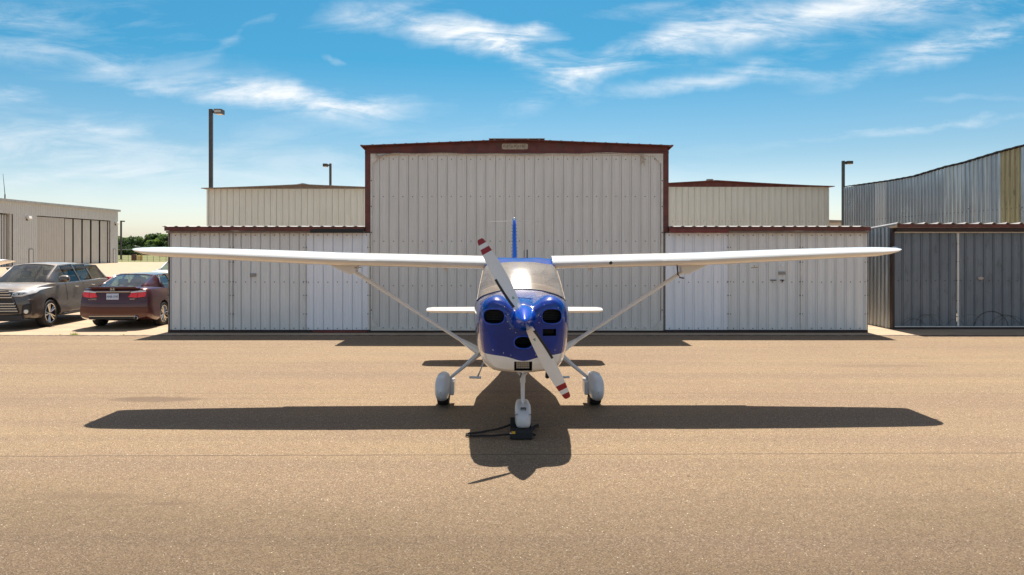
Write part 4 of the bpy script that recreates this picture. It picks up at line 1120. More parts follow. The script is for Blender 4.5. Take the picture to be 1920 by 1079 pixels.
# horizontal stabiliser
g = MB(); rws = []
for (s, le, c, th) in ((-1.80, 15.18, .45, .02), (-1.78, 15.08, .62, .075), (-1.68, 15.0, .78, .105), (-.1, 14.86, 1.05, .125), (.1, 14.86, 1.05, .125), (1.68, 15.0, .78, .105), (1.78, 15.08, .62, .075), (1.80, 15.18, .45, .02)):
    up, lo = [], []
    for k in range(11):
        t = (1-math.cos(math.pi*k/10))/2; yt = 5*(.2969*math.sqrt(t)-.126*t-.3516*t*t+.2843*t**3-.1036*t**4)*th
        up.append((s, A(le+t*c), 1.03+yt)); lo.append((s, A(le+t*c), 1.03-yt))
    rws.append(up[::-1]+lo[1:])
g.loft(rws, True)
for k in (0, -1): o = len(g.v); g.v += rws[k]; g.f.append(tuple(range(o, o+len(rws[0])))); g.mi.append(0)
g.build('stabilizer', 'white_paint', ap, smooth=40)
# fin
g = MB(); rws = []
for (z, le, c, th) in ((1.30, 14.3, 2.0, .15), (1.55, 14.75, 1.6, .145), (2.75, 15.45, .85, .10), (2.86, 15.53, .72, .08), (2.88, 15.58, .6, .02)):
    up, lo = [], []
    for k in range(11):
        t = (1-math.cos(math.pi*k/10))/2; yt = 5*(.2969*math.sqrt(t)-.126*t-.3516*t*t+.2843*t**3-.1036*t**4)*th
        up.append((yt, A(le+t*c), z)); lo.append((-yt, A(le+t*c), z))
    rws.append(up[::-1]+lo[1:])
g.loft(rws, True); o = len(g.v); g.v += rws[-1]; g.f.append(tuple(range(o, o+len(rws[0])))); g.mi.append(0)
for i in range(16):
    z = 1.75+i*.068; t = (z-1.55)/1.2; le = lerp(14.75, 15.45, t)+.12; th = lerp(.145, .10, t)*.45+.004
    for s in (1, -1): g.lathe([(.0005, -.006), (.011, -.003), (.012, .004)], (s*th, A(le), z), 'y', 6, 1)
fin = g.build('tail_fin', ['blue_paint', 'chrome'], ap, smooth=40)
g = MB(); g.lathe([(.045, 0), (.040, .03), (.018, .055), (.001, .062)], (0, A(15.7), 2.875), 'z', 12); g.build('beacon', 'chrome', fin, smooth=60)
g = MB(); g.tube([(0, A(15.75), 2.86), (-.53, A(15.9), 2.85)], .0045, 5); g.tube([(0, A(15.75), 2.86), (.53, A(15.9), 2.85)], .0045, 5); g.build('whip_antenna', 'roof_grey', fin)
for (xx, h_, w_) in ((.075, .055, .006), (.12, .065, .016)):
    g = MB(); g.box(xx-w_/2, xx+w_/2, A(11.0), A(11.06), 2.14, 2.15+h_+.05); g.build('roof_antenna', 'cabin_dark', ap)
# main gear
def gear(sgn):
    s = sgn
    g = MB(); g.tube([(s*.52, A(10.95), .79), (s*.62, A(10.95), .715), (s*.78, A(10.96), .575), (s*.99, A(10.97), .40), (s*1.06, A(10.97), .30)], [.050, .040, .028, .022, .020], 12, up=(0, 1, 0))
    lg = g.build('leg', 'gear_white', ap, smooth=50)
    c = s*1.105
    g = MB(); pts = []
    N_ = 16; prof = [(10.44, .005, .005, .27), (10.46, .055, .08, .27), (10.54, .092, .145, .275), (10.68, .108, .185, .285), (10.88, .110, .195, .29), (11.10, .098, .175, .285), (11.4, .065, .12, .29), (11.7, .025, .055, .30), (11.8, .003, .01, .305)]
    rws = []
    for (D, w, h, zc) in prof:
        row = []
        for k in range(24):
            t = 2*math.pi*k/24; ct, st_ = math.cos(t), math.sin(t)
            x = w*math.copysign(abs(ct)**.8, ct); z = h*math.copysign(abs(st_)**.85, st_)
            row.append((c+x, A(D), max(.115, zc+z) if h > .1 else zc+z))
        rws.append(row)
    g.loft(rws, True); fr_ = g.build('wheel_fairing', 'gear_white', ap, smooth=45)
    g = MB(); g.box(c-s*.14-.02 if s > 0 else c+.10, c-.10 if s > 0 else c+.16, A(10.80), A(11.12), .16, .36); g.build('fairing_bracket', 'gear_white', fr_, bevel=.012)
    g = MB(); r_ = .20; g.lathe([(.09, -.085), (.15, -.088), (.185, -.08), (.198, -.055), (.2, 0), (.198, .055), (.185, .08), (.15, .088), (.09, .085)], (c, A(10.93), .2), 'x', 32)
    for q in (-.03, 0, .03): g.lathe([(.2005, q-.004), (.2018, q), (.2005, q+.004)], (c, A(10.93), .2), 'x', 32)
    g.build('tyre', 'rubber', ap, smooth=40)
    g = MB(); g.tube([(s*.42, A(10.75), .80), (s*.50, A(10.75), .68), (s*.60, A(10.72), .44)], .014, 8); g.tube([(s*.55, A(10.72), .43), (s*.72, A(10.72), .435)], .018, 8)
    g.build('boarding_step', 'gear_white', ap, smooth=50)
gear(1); gear(-1)
# nose gear
nx = LX(980, 9.3)
g = MB(); 
for s in (-1, 1): g.tube([(nx+s*.135, A(9.35), .83), (nx+s*.02, A(9.28), .70)], .014, 8)
g.tube([(nx, A(9.30), .84), (nx, A(9.28), .66), (nx, A(9.24), .36)], [.02, .027, .023], 12)
g.tube([(nx, A(9.27), .72), (nx, A(9.26), .62)], .033, 12)
g.tube([(nx, A(9.20), .42), (nx, A(9.19), .34)], .012, 8)
g.build('nose_strut', 'gear_white', ap, smooth=50)
g = MB(); g.tube([(nx-.03, A(9.2), .80), (nx-.02, A(9.2), .74), (nx-.035, A(9.2), .69)], .008, 6); g.build('torque_link', 'cabin_dark', ap)
rws = []
for (D, w, h, zc) in ((8.925, .02, .03, .205), (8.94, .06, .065, .205), (8.99, .088, .095, .215), (9.10, .098, .125, .235), (9.25, .100, .14, .245), (9.45, .090, .13, .25), (9.65, .06, .09, .25), (9.85, .02, .03, .26), (9.88, .004, .006, .26)):
    row = []
    for k in range(24):
        t = 2*math.pi*k/24; ct, st_ = math.cos(t), math.sin(t)
        row.append((nx+w*math.copysign(abs(ct)**.5, ct), A(D), zc+h*math.copysign(abs(st_)**.5, st_)))
    rws.append(row)
g = MB(); g.loft(rws, True); o = len(g.v); g.v += rws[0]; g.f.append(tuple(range(o, o+24))); g.mi.append(0)
nf = g.build('wheel_fairing', 'gear_white', ap, smooth=45)
g = MB()
for (x0_, x1_, z0_, z1_) in ((-.032, -.026, .325, .355), (.026, .032, .325, .355), (-.032, .032, .348, .355)): g.box(nx+x0_, nx+x1_, A(9.02), A(9.06), z0_, z1_)
for s in (-1, 1): g.obox((nx+s*.088, A(8.975), .285), (.016, .004, -s*.010), (0, .01, 0), (0, 0, .002))
g.build('fairing_slot', 'cabin_dark', nf)
g = MB(); g.lathe([(.08, -.06), (.14, -.066), (.165, -.05), (.17, 0), (.165, .05), (.14, .066), (.08, .06)], (nx, A(9.25), .17), 'x', 28); g.build('tyre', 'rubber', ap, smooth=40)
# cabin interior
g = MB(); arc = [(x_/10*.54, A(10.06), 1.815-.11*abs(x_/10)**2.6) for x_ in range(-10, 11)]
g.poly(arc+[(.54, A(10.06), 1.25), (-.54, A(10.06), 1.25)], (0, .08, 0)); g.poly([(p_[0], A(9.82), p_[2]-.10) for p_ in arc]+[(.54, A(9.82), 1.55), (-.54, A(9.82), 1.55)], (0, .24, 0)); g.build('instrument_panel', 'tan_dash', ap)
g = MB(); g.box(-.5, .5, A(9.9), A(12.5), .82, .86); g.box(-.52, .52, A(12.3), A(12.34), .86, 1.75); g.build('cabin_floor', 'cabin_dark', ap)
for s in (-1, 1):
    g = MB(); g.box(s*.27-.22, s*.27+.22, A(10.7), A(11.2), 1.02, 1.20); g.obox((s*.27, A(11.28), 1.45), (.21, 0, 0), (0, .05, .01), (0, .06, .30)); g.box(s*.27-.12, s*.27+.12, A(11.33), A(11.42), 1.74, 1.90)
    g.build('seat', 'seat_tan', ap, bevel=.04)
g = MB(); g.box(-.44, .44, A(10.7), A(11.9), 2.05, 2.07); g.build('headliner', 'headliner', ap)

# wheel chocks with rope
ck = empty('wheel_chock', (nx+AX+.0, 8.98, 0), 0, 'black rubber wheel chocks on a dark twisted rope at the nose wheel', 'wheel chock')
cx0, cx1 = X(956.5, 8.95), X(998, 8.95)
g = MB(); g.poly([(cx0, 8.90, .004), (cx0, 9.03, .004), (cx0, 9.01, .10), (cx0, 8.95, .135), (cx0, 8.91, .10)], (cx1-cx0, 0, 0)); bk = g.build('block', 'chock', ck, world=True, bevel=.012)
g = MB(); g.poly([(cx0-.0, 9.42, .004), (cx0, 9.60, .004), (cx0, 9.57, .10), (cx0, 9.49, .14), (cx0, 9.44, .11)], (cx1-cx0, 0, 0)); g.build('block', 'chock', ck, world=True, bevel=.012)
g = MB(); g.box(cx0+.012, cx0+.062, 8.894, 8.903, .075, .102, 0); g.box(cx0-.003, cx0+.012, 8.894, 8.903, .075, .088, 2); g.box(cx0+.002, cx0+.025, 8.893, 8.896, .088, .100, 1)
g.build('label', ['yellow_label', 'red_label', 'white_label'], bk).location = tuple(-v for v in ck.location)
rp = []
for i in range(80):
    t = i/79
    if t < .47: s = t/.47; x = lerp(cx0+.02, X(879, 9.1), s); y = lerp(9.5, 9.12, s**.7); z = .022+.03*(1-s)**3
    elif t > .53: s = (t-.53)/.47; x = lerp(X(879, 9.1), cx0+.02, s); y = lerp(9.02, 8.99, s); z = .022+.03*s**3
    else: s = (t-.47)/.06; x = X(879, 9.1)-.035*math.sin(math.pi*s); y = lerp(9.12, 9.02, s); z = .022
    rp.append(Vector((x, y+.006*math.sin(t*30), z)))
g = MB()
for ph in (0, math.pi*2/3, math.pi*4/3):
    g.tube([(p.x, p.y+.009*math.cos(i*.95+ph), p.z+.009*math.sin(i*.95+ph)) for i, p in enumerate(rp)], .0062, 6)
for i in range(3): g.tube([(cx1, 9.3+.03*i, .03), (cx1+.05, 9.35+.03*i, .05), (cx1+.09, 9.38, .045+.01*i)], .012, 6)
g.tube([(cx1-.01, 8.97, .06), (cx1+.04, 8.96, .05), (cx1+.02, 9.0, .03)], .012, 6)
g.build('rope', 'rope', ck, world=True, smooth=60)

# ------------------------------------------------------------------ other airplane whose wing tip shows at the left edge
op = empty('airplane', (X(16, 27)-5.62*.85, 27-.6, 0), 0, 'second white airplane mostly out of frame, its wing tip above the grey SUV', 'airplane')
for ch in list(ap.children):
    n = ch.name.split('.')[0]
    if n in ('fuselage', 'cowling', 'wing', 'tail_fin', 'stabilizer', 'leg', 'wheel_fairing', 'tyre', 'nose_strut'):
        c = ch.copy(); col.objects.link(c); c.parent = op
        if n == 'wing': c.scale.z = 2.0; c.location.z = -2.37
op.scale = (.85, .85, .85)

# ------------------------------------------------------------------ cars
def wheel(parent, x, y, r, w, spokes, mt='alloy', out=1):
    g = MB(); h = w/2
    g.lathe([(r*.70, -h*.9), (r*.80, -h), (r*.93, -h*.95), (r*.985, -h*.75), (r, -h*.3), (r, h*.3), (r*.985, h*.75), (r*.93, h*.95), (r*.80, h), (r*.70, h*.9), (r*.68, h*.7), (r*.68, -h*.7), (r*.70, -h*.9)], (x, y, r), 'x', 36)
    t = g.build('wheel', 'rubber', parent, smooth=40)
    g = MB(); o = out
    g.lathe([(r*.72, o*h*.88), (r*.70, o*h*.97), (r*.66, o*h*.90), (r*.62, o*h*.3), (r*.60, -o*h*.2), (.001, -o*h*.2)], (x, y, r), 'x', 36, 1)
    g.lathe([(r*.735, o*h*.90), (r*.71, o*h*1.0), (r*.665, o*h*.93)], (x, y, r), 'x', 36, 0)
    for k in range(spokes):
        for dd in (-.12, .12):
            a = 2*math.pi*k/spokes+dd; a2 = 2*math.pi*k/spokes+dd*1.6
            c0 = Vector((x+o*h*.75, y+r*.08*math.cos(a), r+r*.08*math.sin(a))); c1 = Vector((x+o*h*.88, y+r*.68*math.cos(a2), r+r*.68*math.sin(a2)))
            g.tube([c0, c1], [r*.055, r*.06], 4, flat=.7, up=(1, 0, 0))
    g.lathe([(.001, o*h*.86), (r*.09, o*h*.85), (r*.14, o*h*.72), (r*.14, o*h*.4)], (x, y, r), 'x', 16, 0)
    g.build('rim', [mt, 'alloy_dark'], t, smooth=40)
def loft_body(ST_, sub=3, seg=4, rear=None, front=None):
    fs = interp(ST_, sub); rws = []
    for s in fs:
        D, z0, p1, p2, p3, p4, z5 = s
        P = [(0, z0), p1, p2, p3, p4, (0, z5)]; half = []
        ext = [(-p1[0], p1[1])]+P+[(-p4[0], p4[1])]; half = cr(ext, seg)[seg:seg*6+1]
        # keep the underside flat
        half = [(max(0, q[0]) if 0 < i < len(half)-1 else 0, max(q[1], z5-.01)) for i, q in enumerate(half)]
        R_ = [(q[0], D, q[1]) for q in half]; L_ = [(-q[0], D, q[1]) for q in reversed(half[1:-1])]
        rws.append(R_+L_)
    Y0, Y1 = ST_[0][0], ST_[-1][0]
    def sh(p):
        x, y, z = p
        if rear:
            k = max(0, 1-(y-Y0)/.5); y += k*rear(x, z)
        if front:
            k = max(0, 1-(Y1-y)/.6); y -= k*front(x, z)
        return (x, y, z)
    return [[sh(p) for p in r] for r in rws]
def ell(g, c, rx, ry, rz):
    rws = []
    for i in range(11):
        t = math.pi*i/10; a, h = math.sin(t), math.cos(t); k = math.copysign(abs(h)**.75, h)
        rws.append([(c[0]+rx*k, c[1]+ry*a**.7*math.cos(q*math.pi/8), c[2]+rz*a**.7*math.sin(q*math.pi/8)) for q in range(16)])
    g.loft(rws, True)
def car(loc, rz, label, paint, spec, scale=1.0, group=None, detail='rear', glassm='car_glass', name='parked_car', cat='car', seatm='seat_grey'):
    root = empty(name, loc, rz, label, cat, group); root.scale = (scale,)*3
    rws = loft_body(spec['body'], 3, 4, spec.get('rear'), spec.get('front')); n = len(rws[0])
    g = MB(); g.loft(rws, True)
    for ring_, y_, fn_, sg_ in ((rws[0], spec['body'][0][0], spec['rear'], 1), (rws[-1], spec['body'][-1][0], spec['front'], -1)):      # bowed end faces
        H_ = n//2+1
        g.loft([[(ring_[j][0]*t/6, y_+sg_*fn_(ring_[j][0]*t/6, ring_[j][2]), ring_[j][2]) for t in range(-6, 7)] for j in range(H_)])
    body = g.build('body', [paint, 'car_plastic'], root, smooth=32)
    r, w, wx = spec['r'], spec['w'], spec['wx']; bpy.context.view_layer.update()
    cuts = []
    for y in spec['wy']:
        c = MB(); c.lathe([(.001, -1.3), (r+.045, -1.3), (r+.045, 1.3), (.001, 1.3)], (0, y, r+.01), 'x', 40); cuts.append(c.build('cutter', 'car_plastic', root))
    bool_cut(body, cuts)
    for p in body.data.polygons: p.use_smooth = True
    body.data.set_sharp_from_angle(angle=R(32))
    g = MB(); zb = spec['body'][4][6]; g.box(-wx+w*.6, wx-w*.6, spec['wy'][0]-.5, spec['wy'][1]+.5, zb+.02, zb+.45); g.build('underbody', 'car_plastic', root)
    for y in spec['wy']:
        for s in (-1, 1): wheel(root, s*wx, y, r, w, spec['spokes'], out=s)
    # greenhouse
    gh = spec['gh']; S = []
    gh2 = []
    for i_, q_ in enumerate(gh):
        gh2.append(q_)
        if i_ in (0, len(gh)-2):
            a_, c_ = gh[i_], gh[i_+1]
            for t in (.33, .67):
                m_ = [lerp(u_, v_, t) for u_, v_ in zip(a_, c_)]; m_[1] += .018; m_[3] += .012; gh2.append(tuple(m_))
    gh = gh2
    for (y, zr, xe, ze, xb, zb_) in gh: S.append([(y, -xb, zb_), (y, -xe, ze), (y, -xe*.5, lerp(ze, zr, .8)), (y, 0, zr), (y, xe*.5, lerp(ze, zr, .8)), (y, xe, ze), (y, xb, zb_)])
    for i_, k_ in ((0, -.13), (1, -.11), (2, -.08), (3, -.05), (len(S)-4, .05), (len(S)-3, .09), (len(S)-2, .13), (len(S)-1, .17)):
        s_ = S[i_]; xm_ = abs(s_[1][1]); S[i_] = [(q[0]+k_*(1-(min(abs(q[1]), xm_)/xm_)**2), q[1], q[2]) for q in s_]
    bm = bmesh.new(); V_ = [[bm.verts.new((q[1], q[0], q[2])) for q in s] for s in S]
    groups = {}
    for i in range(len(S)-1):
        for j in range(6):
            fc = bm.faces.new((V_[i][j], V_[i][j+1], V_[i+1][j+1], V_[i+1][j]))
            side = j in (0, 5)
            key = None
            if side and i-2 in spec['side_bays']: key = ('side', i-2, j)
            elif not side and i < 3: key = ('rear',)
            elif not side and i >= len(S)-4: key = ('front',)
            if key: groups.setdefault(key, []).append(fc)
    bm.normal_update(); bmesh.ops.recalc_face_normals(bm, faces=bm.faces)
    gl = {}
    for key, fcs in groups.items():
        th = .035 if key[0] == 'side' else .06
        bmesh.ops.inset_region(bm, faces=fcs, thickness=th, depth=0, use_even_offset=True)
        gl[key] = fcs
    panes = []
    for key, fcs in gl.items():
        q = MB()
        for fc in fcs: q.add([v.co.copy()-v.normal*.006 for v in fc.verts], [tuple(range(len(fc.verts)))])
        panes.append((key, q))
    bmesh.ops.delete(bm, geom=[f_ for fcs in gl.values() for f_ in fcs], context='FACES_ONLY')
    me = bpy.data.meshes.new('roof'); bm.to_mesh(me); bm.free(); me.materials.append(M[paint])
    for p in me.polygons: p.use_smooth = True
    me.set_sharp_from_angle(angle=R(28))
    ro = bpy.data.objects.new('roof', me); col.objects.link(ro); ro.parent = root
    sd = ro.modifiers.new('s', 'SOLIDIFY'); sd.thickness = .03; sd.offset = -1
    for key, q in panes:
        nm = {'side': 'side_window', 'rear': 'rear_window', 'front': 'windshield'}[key[0]]
        q.build(nm, 'car_glass_dark' if (key[0] == 'side' and spec.get('dark') and key[1] < 4) else glassm, root, smooth=40)
    # interior
    z0 = spec['belt']
    for y in spec['seats']:
        for s in (-1, 1):
            g = MB(); g.box(s*.36-.24, s*.36+.24, y-.08, y+.06, z0-.5, z0+.14); g.box(s*.36-.13, s*.36+.13, y-.06, y+.03, z0+.17, z0+.34); g.box(s*.36-.24, s*.36+.24, y, y+.5, z0-.55, z0-.4); g.build('seat', seatm, root, bevel=.03)
    spec['extra'](root)
    return root
def wrap(root, name, mt, pts, face='rear', off=.006, parent=None, thick=.012, mirror=True):
    body = [c for c in root.children if c.name.startswith('body')][0]
    bm = bmesh.new(); bm.from_mesh(body.data); bvh = BVHTree.FromBMesh(bm); bm.free()
    for s in ((-1, 1) if mirror else (1,)):
        bq = bmesh.new(); vs = [bq.verts.new((s*x, 0, z)) for x, z in pts]; bq.faces.new(vs)
        bmesh.ops.triangulate(bq, faces=bq.faces)
        for _ in range(3): bmesh.ops.subdivide_edges(bq, edges=bq.edges, cuts=1, use_grid_fill=True)
        sg = -1 if face == 'rear' else 1
        for v in bq.verts:
            h_ = bvh.ray_cast(Vector((v.co.x, sg*4, v.co.z)), Vector((0, -sg, 0)))
            k_ = .995
            while h_[0] is None and k_ > .8: h_ = bvh.ray_cast(Vector((v.co.x*k_, sg*4, v.co.z)), Vector((0, -sg, 0))); k_ -= .005
            if h_[0] is None: continue
            v.co = h_[0]+Vector((s*.3*off if abs(v.co.x) > .7 else 0, sg*off, 0))
        me = bpy.data.meshes.new(name); bmesh.ops.recalc_face_normals(bq, faces=bq.faces); bq.to_mesh(me); bq.free(); me.materials.append(M[mt])
        for p in me.polygons: p.use_smooth = True
        o = bpy.data.objects.new(name, me); col.objects.link(o); o.parent = parent or root
        sd = o.modifiers.new('s', 'SOLIDIFY'); sd.thickness = thick; sd.offset = 0
    return o
def place_mb(parent, name, mt, fn, **k):
    g = MB(); fn(g); return g.build(name, mt, parent, **k)
# sedan
def sed_rear(x, z): return .10*max(0, (z-.62)/.42)**1.5+.05*max(0, (.42-z)/.2)+.10*(abs(x)/.85)**4
def sed_front(x, z): return .30*(abs(x)/.85)**3+.15*max(0, (z-.5)/.3)
def sed_extra(root):
    Y = -2.42
    wrap(root, 'tail_light', 'tail_red', [(.40, 0.870), (.46, 0.975), (.815, 1.000), (.822, 0.935), (.80, 0.875), (.60, 0.850)], off=.010)
    wrap(root, 'reversing_light', 'lamp_clear', [(.455, 0.977), (.44, 1.010), (.66, 1.035), (.80, 1.030), (.815, 1.003)], off=.012)
    wrap(root, 'lid_gap', 'car_plastic', [(.625, 0.815), (.632, 0.815), (.632, 1.005), (.625, 1.005)], off=.014)
    wrap(root, 'bumper_seam', 'car_plastic', [(0, .692), (.52, .700), (.86, .735), (.86, .741), (.52, .706), (0, .698)], off=.003)
    for s in (-1, 1):
        def ar_(g): g.box(s*.905-.02, s*.905+.03, -.35, -.18, .93, .955)
        place_mb(root, 'door_handle', 'chrome', ar_, bevel=.01)
        def mir(g): ell(g, (s*.98, .72, 1.06), .11, .06, .075)
        place_mb(root, 'mirror', 'sedan_paint', mir, smooth=50)
    def chromebar(g): g.box(-.44, .44, Y+.035, Y+.09, 1.0, 1.02)
    place_mb(root, 'chrome_bar', 'chrome', chromebar, bevel=.005)
    def sp_(g): g.poly([(-.66, Y+.02, 1.10), (.66, Y+.02, 1.10), (.60, Y+.02, 1.145), (-.60, Y+.02, 1.145)], (0, .22, 0))
    place_mb(root, 'spoiler', 'sedan_paint', sp_, bevel=.015)
    def lip(g): g.box(-.60, .60, Y-.005, Y+.05, .352, .368)
    place_mb(root, 'bumper_trim', 'chrome', lip)
    def bp(g): g.box(-.62, .62, Y+.02, Y+.2, .27, .35)
    place_mb(root, 'bumper_insert', 'car_plastic', bp, bevel=.02)
    def ex(g): g.lathe([(.045, 0), (.05, -.03), (.042, -.035), (.038, .1)], (.62, Y+.02, .31), 'y', 16)
    place_mb(root, 'exhaust_tip', 'chrome', ex, smooth=50)
    def pl(g): g.box(-.16, .16, Y+.02, Y+.04, .80, .965)
    p = place_mb(root, 'licence_plate', 'plate_blue', pl, bevel=.004)
    text('lettering', 'ANB-1592', .082, 'plate_ink', p, (0, Y+.018, .88), sx=.82)
    # silver H emblem in an oval-square ring
    def em(g):
        for s in (-1, 1): g.poly([(s*.016, Y+.012, 1.055), (s*.034, Y+.012, 1.055), (s*.044, Y+.012, 1.105), (s*.022, Y+.012, 1.105)], (0, .012, 0))
        g.box(-.02, .02, Y+.013, Y+.024, 1.073, 1.083)
        pts = [(.058*math.copysign(abs(math.cos(t))**.7, math.cos(t)), Y+.02, 1.08+.04*math.copysign(abs(math.sin(t))**.7, math.sin(t))) for t in [k*math.pi/12 for k in range(25)]]
        g.tube(pts, .004, 5)
    place_mb(root, 'emblem', 'chrome', em)
    text('badge', 'ACCORD', .05, 'chrome', root, (-.52, Y+.022, .81)); text('badge', 'SPORT', .05, 'chrome', root, (.52, Y+.022, .81))
    # side window chrome surround
    for s in (-1, 1):
        def ch(g): g.tube([(s*.74, -1.14, 1.20), (s*.78, -1.10, 1.12), (s*.84, -1.0, 1.035), (s*.88, .4, .985)], .010, 6); g.tube([(s*.74, -1.14, 1.20), (s*.64, -.98, 1.37), (s*.60, -.6, 1.43), (s*.60, .3, 1.42)], .010, 6)
        place_mb(root, 'window_trim', 'chrome', ch, smooth=60)
        def hl(g): g.obox((s*.68, 2.13, .70), (.16, -s*.05*0, 0), (0, .12, 0), (0, 0, .07))
        place_mb(root, 'headlight', 'lamp_clear', hl, bevel=.03)
sedan = dict(
 body=[(-2.42, 1.10, (.62,1.09), (.82,1.00), (.87,.66), (.82,.33), .31), (-2.28, 1.13, (.68,1.115), (.87,1.01), (.915,.65), (.88,.29), .27), (-1.75, 1.145, (.70,1.125), (.88,1.02), (.925,.62), (.90,.20), .19),
       (-.9, 1.06, (.74,1.05), (.88,.99), (.925,.60), (.91,.19), .19), (0, 1.0, (.74,.99), (.875,.94), (.925,.60), (.91,.19), .19), (.95, 1.0, (.74,.985), (.87,.92), (.92,.60), (.905,.19), .19), (1.25, 1.01, (.70,.975), (.86,.88), (.915,.6), (.90,.19), .19),
       (1.9, .93, (.66,.90), (.83,.80), (.895,.56), (.87,.2), .2), (2.3, .80, (.58,.78), (.76,.70), (.82,.5), (.78,.21), .21), (2.43, .68, (.5,.67), (.66,.62), (.72,.46), (.68,.23), .23)],
 rear=sed_rear, front=sed_front, r=.335, w=.235, wx=.81, wy=(-1.32, 1.45), spokes=7, belt=.96, seats=(-.95, .25),
 gh=[(-1.92, 1.075, .60, 1.065, .74, 1.00), (-1.02, 1.44, .54, 1.40, .845, .975), (-.42, 1.475, .56, 1.43, .855, .965), (.32, 1.455, .56, 1.41, .86, .955), (1.25, 1.01, .62, 1.00, .84, .90)],
 side_bays=(1, 2), extra=sed_extra)
sedan['gh'] = [(-1.95, 1.14, .60, 1.13, .76, 1.06), (-1.00, 1.455, .54, 1.415, .80, 1.04), (-.98, 1.456, .54, 1.415, .84, 1.02), (-.35, 1.48, .56, 1.435, .86, .99), (.35, 1.452, .56, 1.405, .86, .955), (1.25, 1.01, .62, 1.00, .84, .90)]
sedan['side_bays'] = (2, 3)
# rear axle at (-11.3, 22.1)
sc_s = 1.05; th_ = R(3.5)
car((-11.30-math.sin(th_)*1.32*sc_s, 22.12+math.cos(th_)*1.32*sc_s, 0), th_, 'dark red four-door sedan seen from behind, beside the end of the hangar', 'sedan_paint', sedan, sc_s, 'parked cars left of the hangar')
# SUV
def suv_front(x, z): return .24*(abs(x)/.9)**3+.10*max(0, (z-.75)/.3)+.06*max(0, (.4-z)/.2)
def suv_rear(x, z): return .10*(abs(x)/.9)**4+.12*max(0, (z-.8)/.4)
def suv_extra(root):
    Y = 2.44
    wrap(root, 'headlight', 'lamp_clear', [(.43, 0.875), (.45, 0.970), (.62, 1.015), (.86, 1.085), (.90, 1.070), (.86, 0.945), (.66, 0.875)], 'front', off=.010)
    wrap(root, 'headlight_bezel', 'car_plastic', [(.47, .905), (.475, .935), (.60, .96), (.72, .975), (.70, .95), (.62, .915)], 'front', off=.016)
    wrap(root, 'projector_lens', 'lamp_reflector', [(.50, 0.900), (.50, 0.937), (.56, 0.947), (.58, 0.915), (.56, 0.897)], 'front', off=.026)
    wrap(root, 'projector_lens', 'lamp_reflector', [(.61, 0.915), (.61, 0.953), (.67, 0.963), (.69, 0.935), (.66, 0.910)], 'front', off=.026)
    wrap(root, 'fog_recess', 'car_plastic', [(.68, .64), (.84, .70), (.85, .40), (.66, .38)], 'front', off=.004)
    wrap(root, 'fog_light', 'lamp_clear', [(.71, .47), (.72, .52), (.75, .53), (.79, .52), (.80, .48), (.79, .44), (.75, .42), (.72, .44)], 'front', off=.014)
    wrap(root, 'bumper_crease', 'suv_paint', [(.62, .755), (.88, .80), (.88, .78), (.62, .735)], 'front', off=.012)
    wrap(root, 'hood_gap', 'car_plastic', [(0, 1.070), (.42, 1.040), (.42, 1.032), (0, 1.062)], 'front', off=.004)
    def gr(g): g.poly([(-.40, Y-.03, 1.04), (.40, Y-.03, 1.04), (.50, Y-.03, .84), (.66, Y-.03, .44), (-.66, Y-.03, .44), (-.50, Y-.03, .84)], (0, .045, 0))
    q = place_mb(root, 'grille', 'car_plastic', gr, bevel=.01)
    for (z, w) in ((1.0, .42), (.93, .46), (.86, .50), (.70, .56), (.635, .59), (.57, .62), (.505, .645)):
        place_mb(q, 'grille_bar', 'chrome' if z > .75 else 'alloy', lambda g: g.box(-w, w, Y+.0, Y+.028, z-.014, z+.014), bevel=.006)
    place_mb(root, 'lower_bumper', 'car_plastic', lambda g: g.poly([(-.70, Y-.08, .40), (.70, Y-.08, .40), (.80, Y-.08, .24), (-.80, Y-.08, .24)], (0, .07, 0)), bevel=.02)
    for s in (-1, 1):
        def mir(g): ell(g, (s*1.04, .92, 1.28), .14, .09, .10); g.box(s*.93-.03, s*.93+.03, .88, .96, 1.19, 1.23)
        place_mb(root, 'mirror', 'suv_paint', mir, smooth=50)
        for y in (.05, -.95): place_mb(root, 'door_handle', 'chrome', lambda g: g.box(s*.955-.02, s*.955+.025, y-.09, y+.09, 1.02, 1.05), bevel=.012)
        place_mb(root, 'running_board', 'alloy_dark', lambda g: g.tube([(s*.93, -1.0, .30), (s*.99, -.85, .30), (s*.99, .85, .30), (s*.93, .98, .30)], .035, 8), smooth=50)
        0 and place_mb(root, 'roof_rail', 'car_plastic', lambda g: g.tube([(s*.62, .3, 1.685), (s*.63, .2, 1.735), (s*.62, -1.6, 1.72), (s*.60, -1.75, 1.67)], .018, 6), smooth=50)
        place_mb(root, 'window_visor', 'car_plastic', lambda g: (g.obox((s*.735, .18, 1.555), (.012, 0, .03), (0, .33, 0), (.012*s, 0, .006)), g.obox((s*.735, -.68, 1.565), (.012, 0, .03), (0, .36, 0), (.012*s, 0, .006))))
        place_mb(root, 'tail_light', 'tail_red', lambda g: g.poly([(s*.78, -2.42, 1.06), (s*.93, -2.26, 1.08), (s*.93, -2.22, 1.22), (s*.80, -2.36, 1.23)], (0, .16, 0)), bevel=.015)
        for yv in (-.42, .58): place_mb(root, 'door_seam', 'car_plastic', lambda g: g.tube([(s*.905, yv, 1.14), (s*.962, yv, .80), (s*.957, yv, .36)], .004, 4))
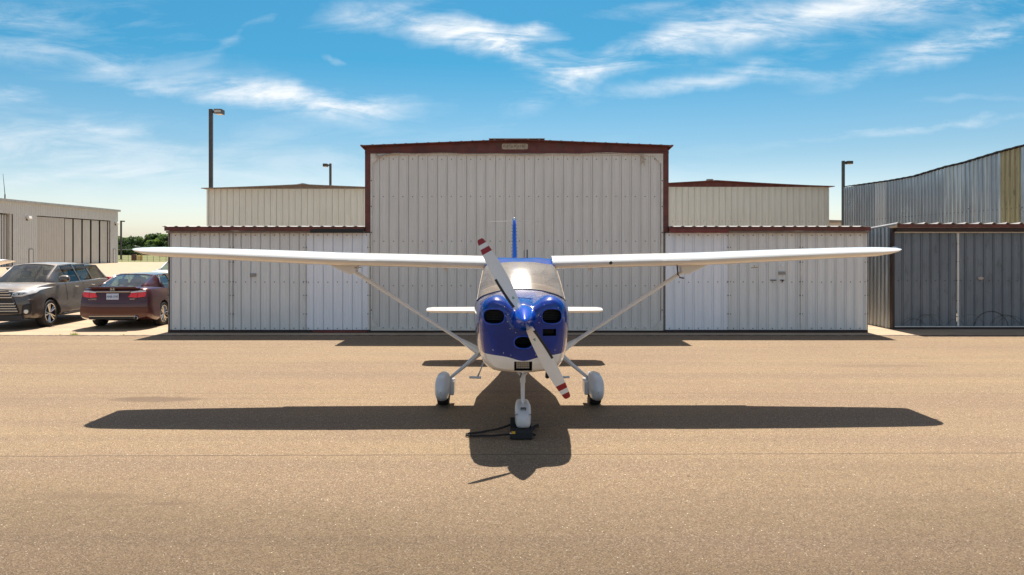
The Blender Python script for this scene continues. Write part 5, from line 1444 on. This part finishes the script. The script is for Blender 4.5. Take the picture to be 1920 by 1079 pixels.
suv = dict(
 body=[(-2.42, 1.16, (.60,1.16), (.84,1.10), (.90,.74), (.85,.34), .32), (-2.25, 1.20, (.7,1.19), (.90,1.13), (.945,.74), (.92,.30), .28), (-1.6, 1.21, (.74,1.20), (.91,1.15), (.955,.72), (.94,.27), .26),
       (-.8, 1.19, (.76,1.18), (.905,1.13), (.955,.72), (.94,.27), .26), (0, 1.18, (.76,1.17), (.90,1.12), (.955,.72), (.94,.27), .26), (.9, 1.18, (.76,1.17), (.90,1.11), (.955,.72), (.935,.27), .26), (1.25, 1.21, (.74,1.19), (.89,1.09), (.955,.72), (.93,.27), .26),
       (1.85, 1.165, (.70,1.15), (.87,1.05), (.94,.70), (.91,.28), .27), (2.25, 1.09, (.64,1.08), (.83,1.0), (.89,.64), (.86,.29), .28), (2.42, .99, (.60,.99), (.77,.92), (.82,.60), (.79,.31), .30)],
 rear=suv_rear, front=suv_front, r=.372, w=.245, wx=.83, wy=(-1.34, 1.45), spokes=5, belt=1.15, seats=(-.9, .25), dark=True,
 gh=[(-2.34, 1.21, .62, 1.21, .84, 1.16), (-1.98, 1.64, .56, 1.61, .86, 1.17), (-1.10, 1.71, .60, 1.665, .885, 1.155), (-.32, 1.73, .60, 1.68, .89, 1.145), (.42, 1.705, .60, 1.655, .885, 1.135), (1.22, 1.20, .68, 1.19, .86, 1.10)],
 side_bays=(1, 2, 3), extra=suv_extra)
car((-14.62, 23.30, 0), R(184.5), 'grey-brown SUV facing the camera at the left edge of the photo', 'suv_paint', suv, 1.07, 'parked cars left of the hangar', name='parked_suv', cat='SUV', seatm='seat_grey')
def cross_extra(root):
    Y = 2.42
    place_mb(root, 'grille', 'car_plastic', lambda g: g.box(-.5, .5, Y-.08, Y+.01, .50, .80), bevel=.02)
    for s in (-1, 1):
        place_mb(root, 'headlight', 'lamp_clear', lambda g: g.obox((s*.68, Y-.24, .86), (.15, 0, 0), (0, .1, 0), (0, 0, .06)), bevel=.02)
        place_mb(root, 'mirror', 'car_white', lambda g: g.obox((s*1.0, .85, 1.12), (.11, 0, 0), (0, .05, 0), (0, 0, .07)), bevel=.03)
cross = dict(suv); cross['extra'] = cross_extra; cross['dark'] = False
car((X(282, 40)+.93, 41.5, 0), R(180), 'white car half hidden by the hangar corner, behind the dark red sedan', 'car_white', cross, .94, 'parked cars left of the hangar')
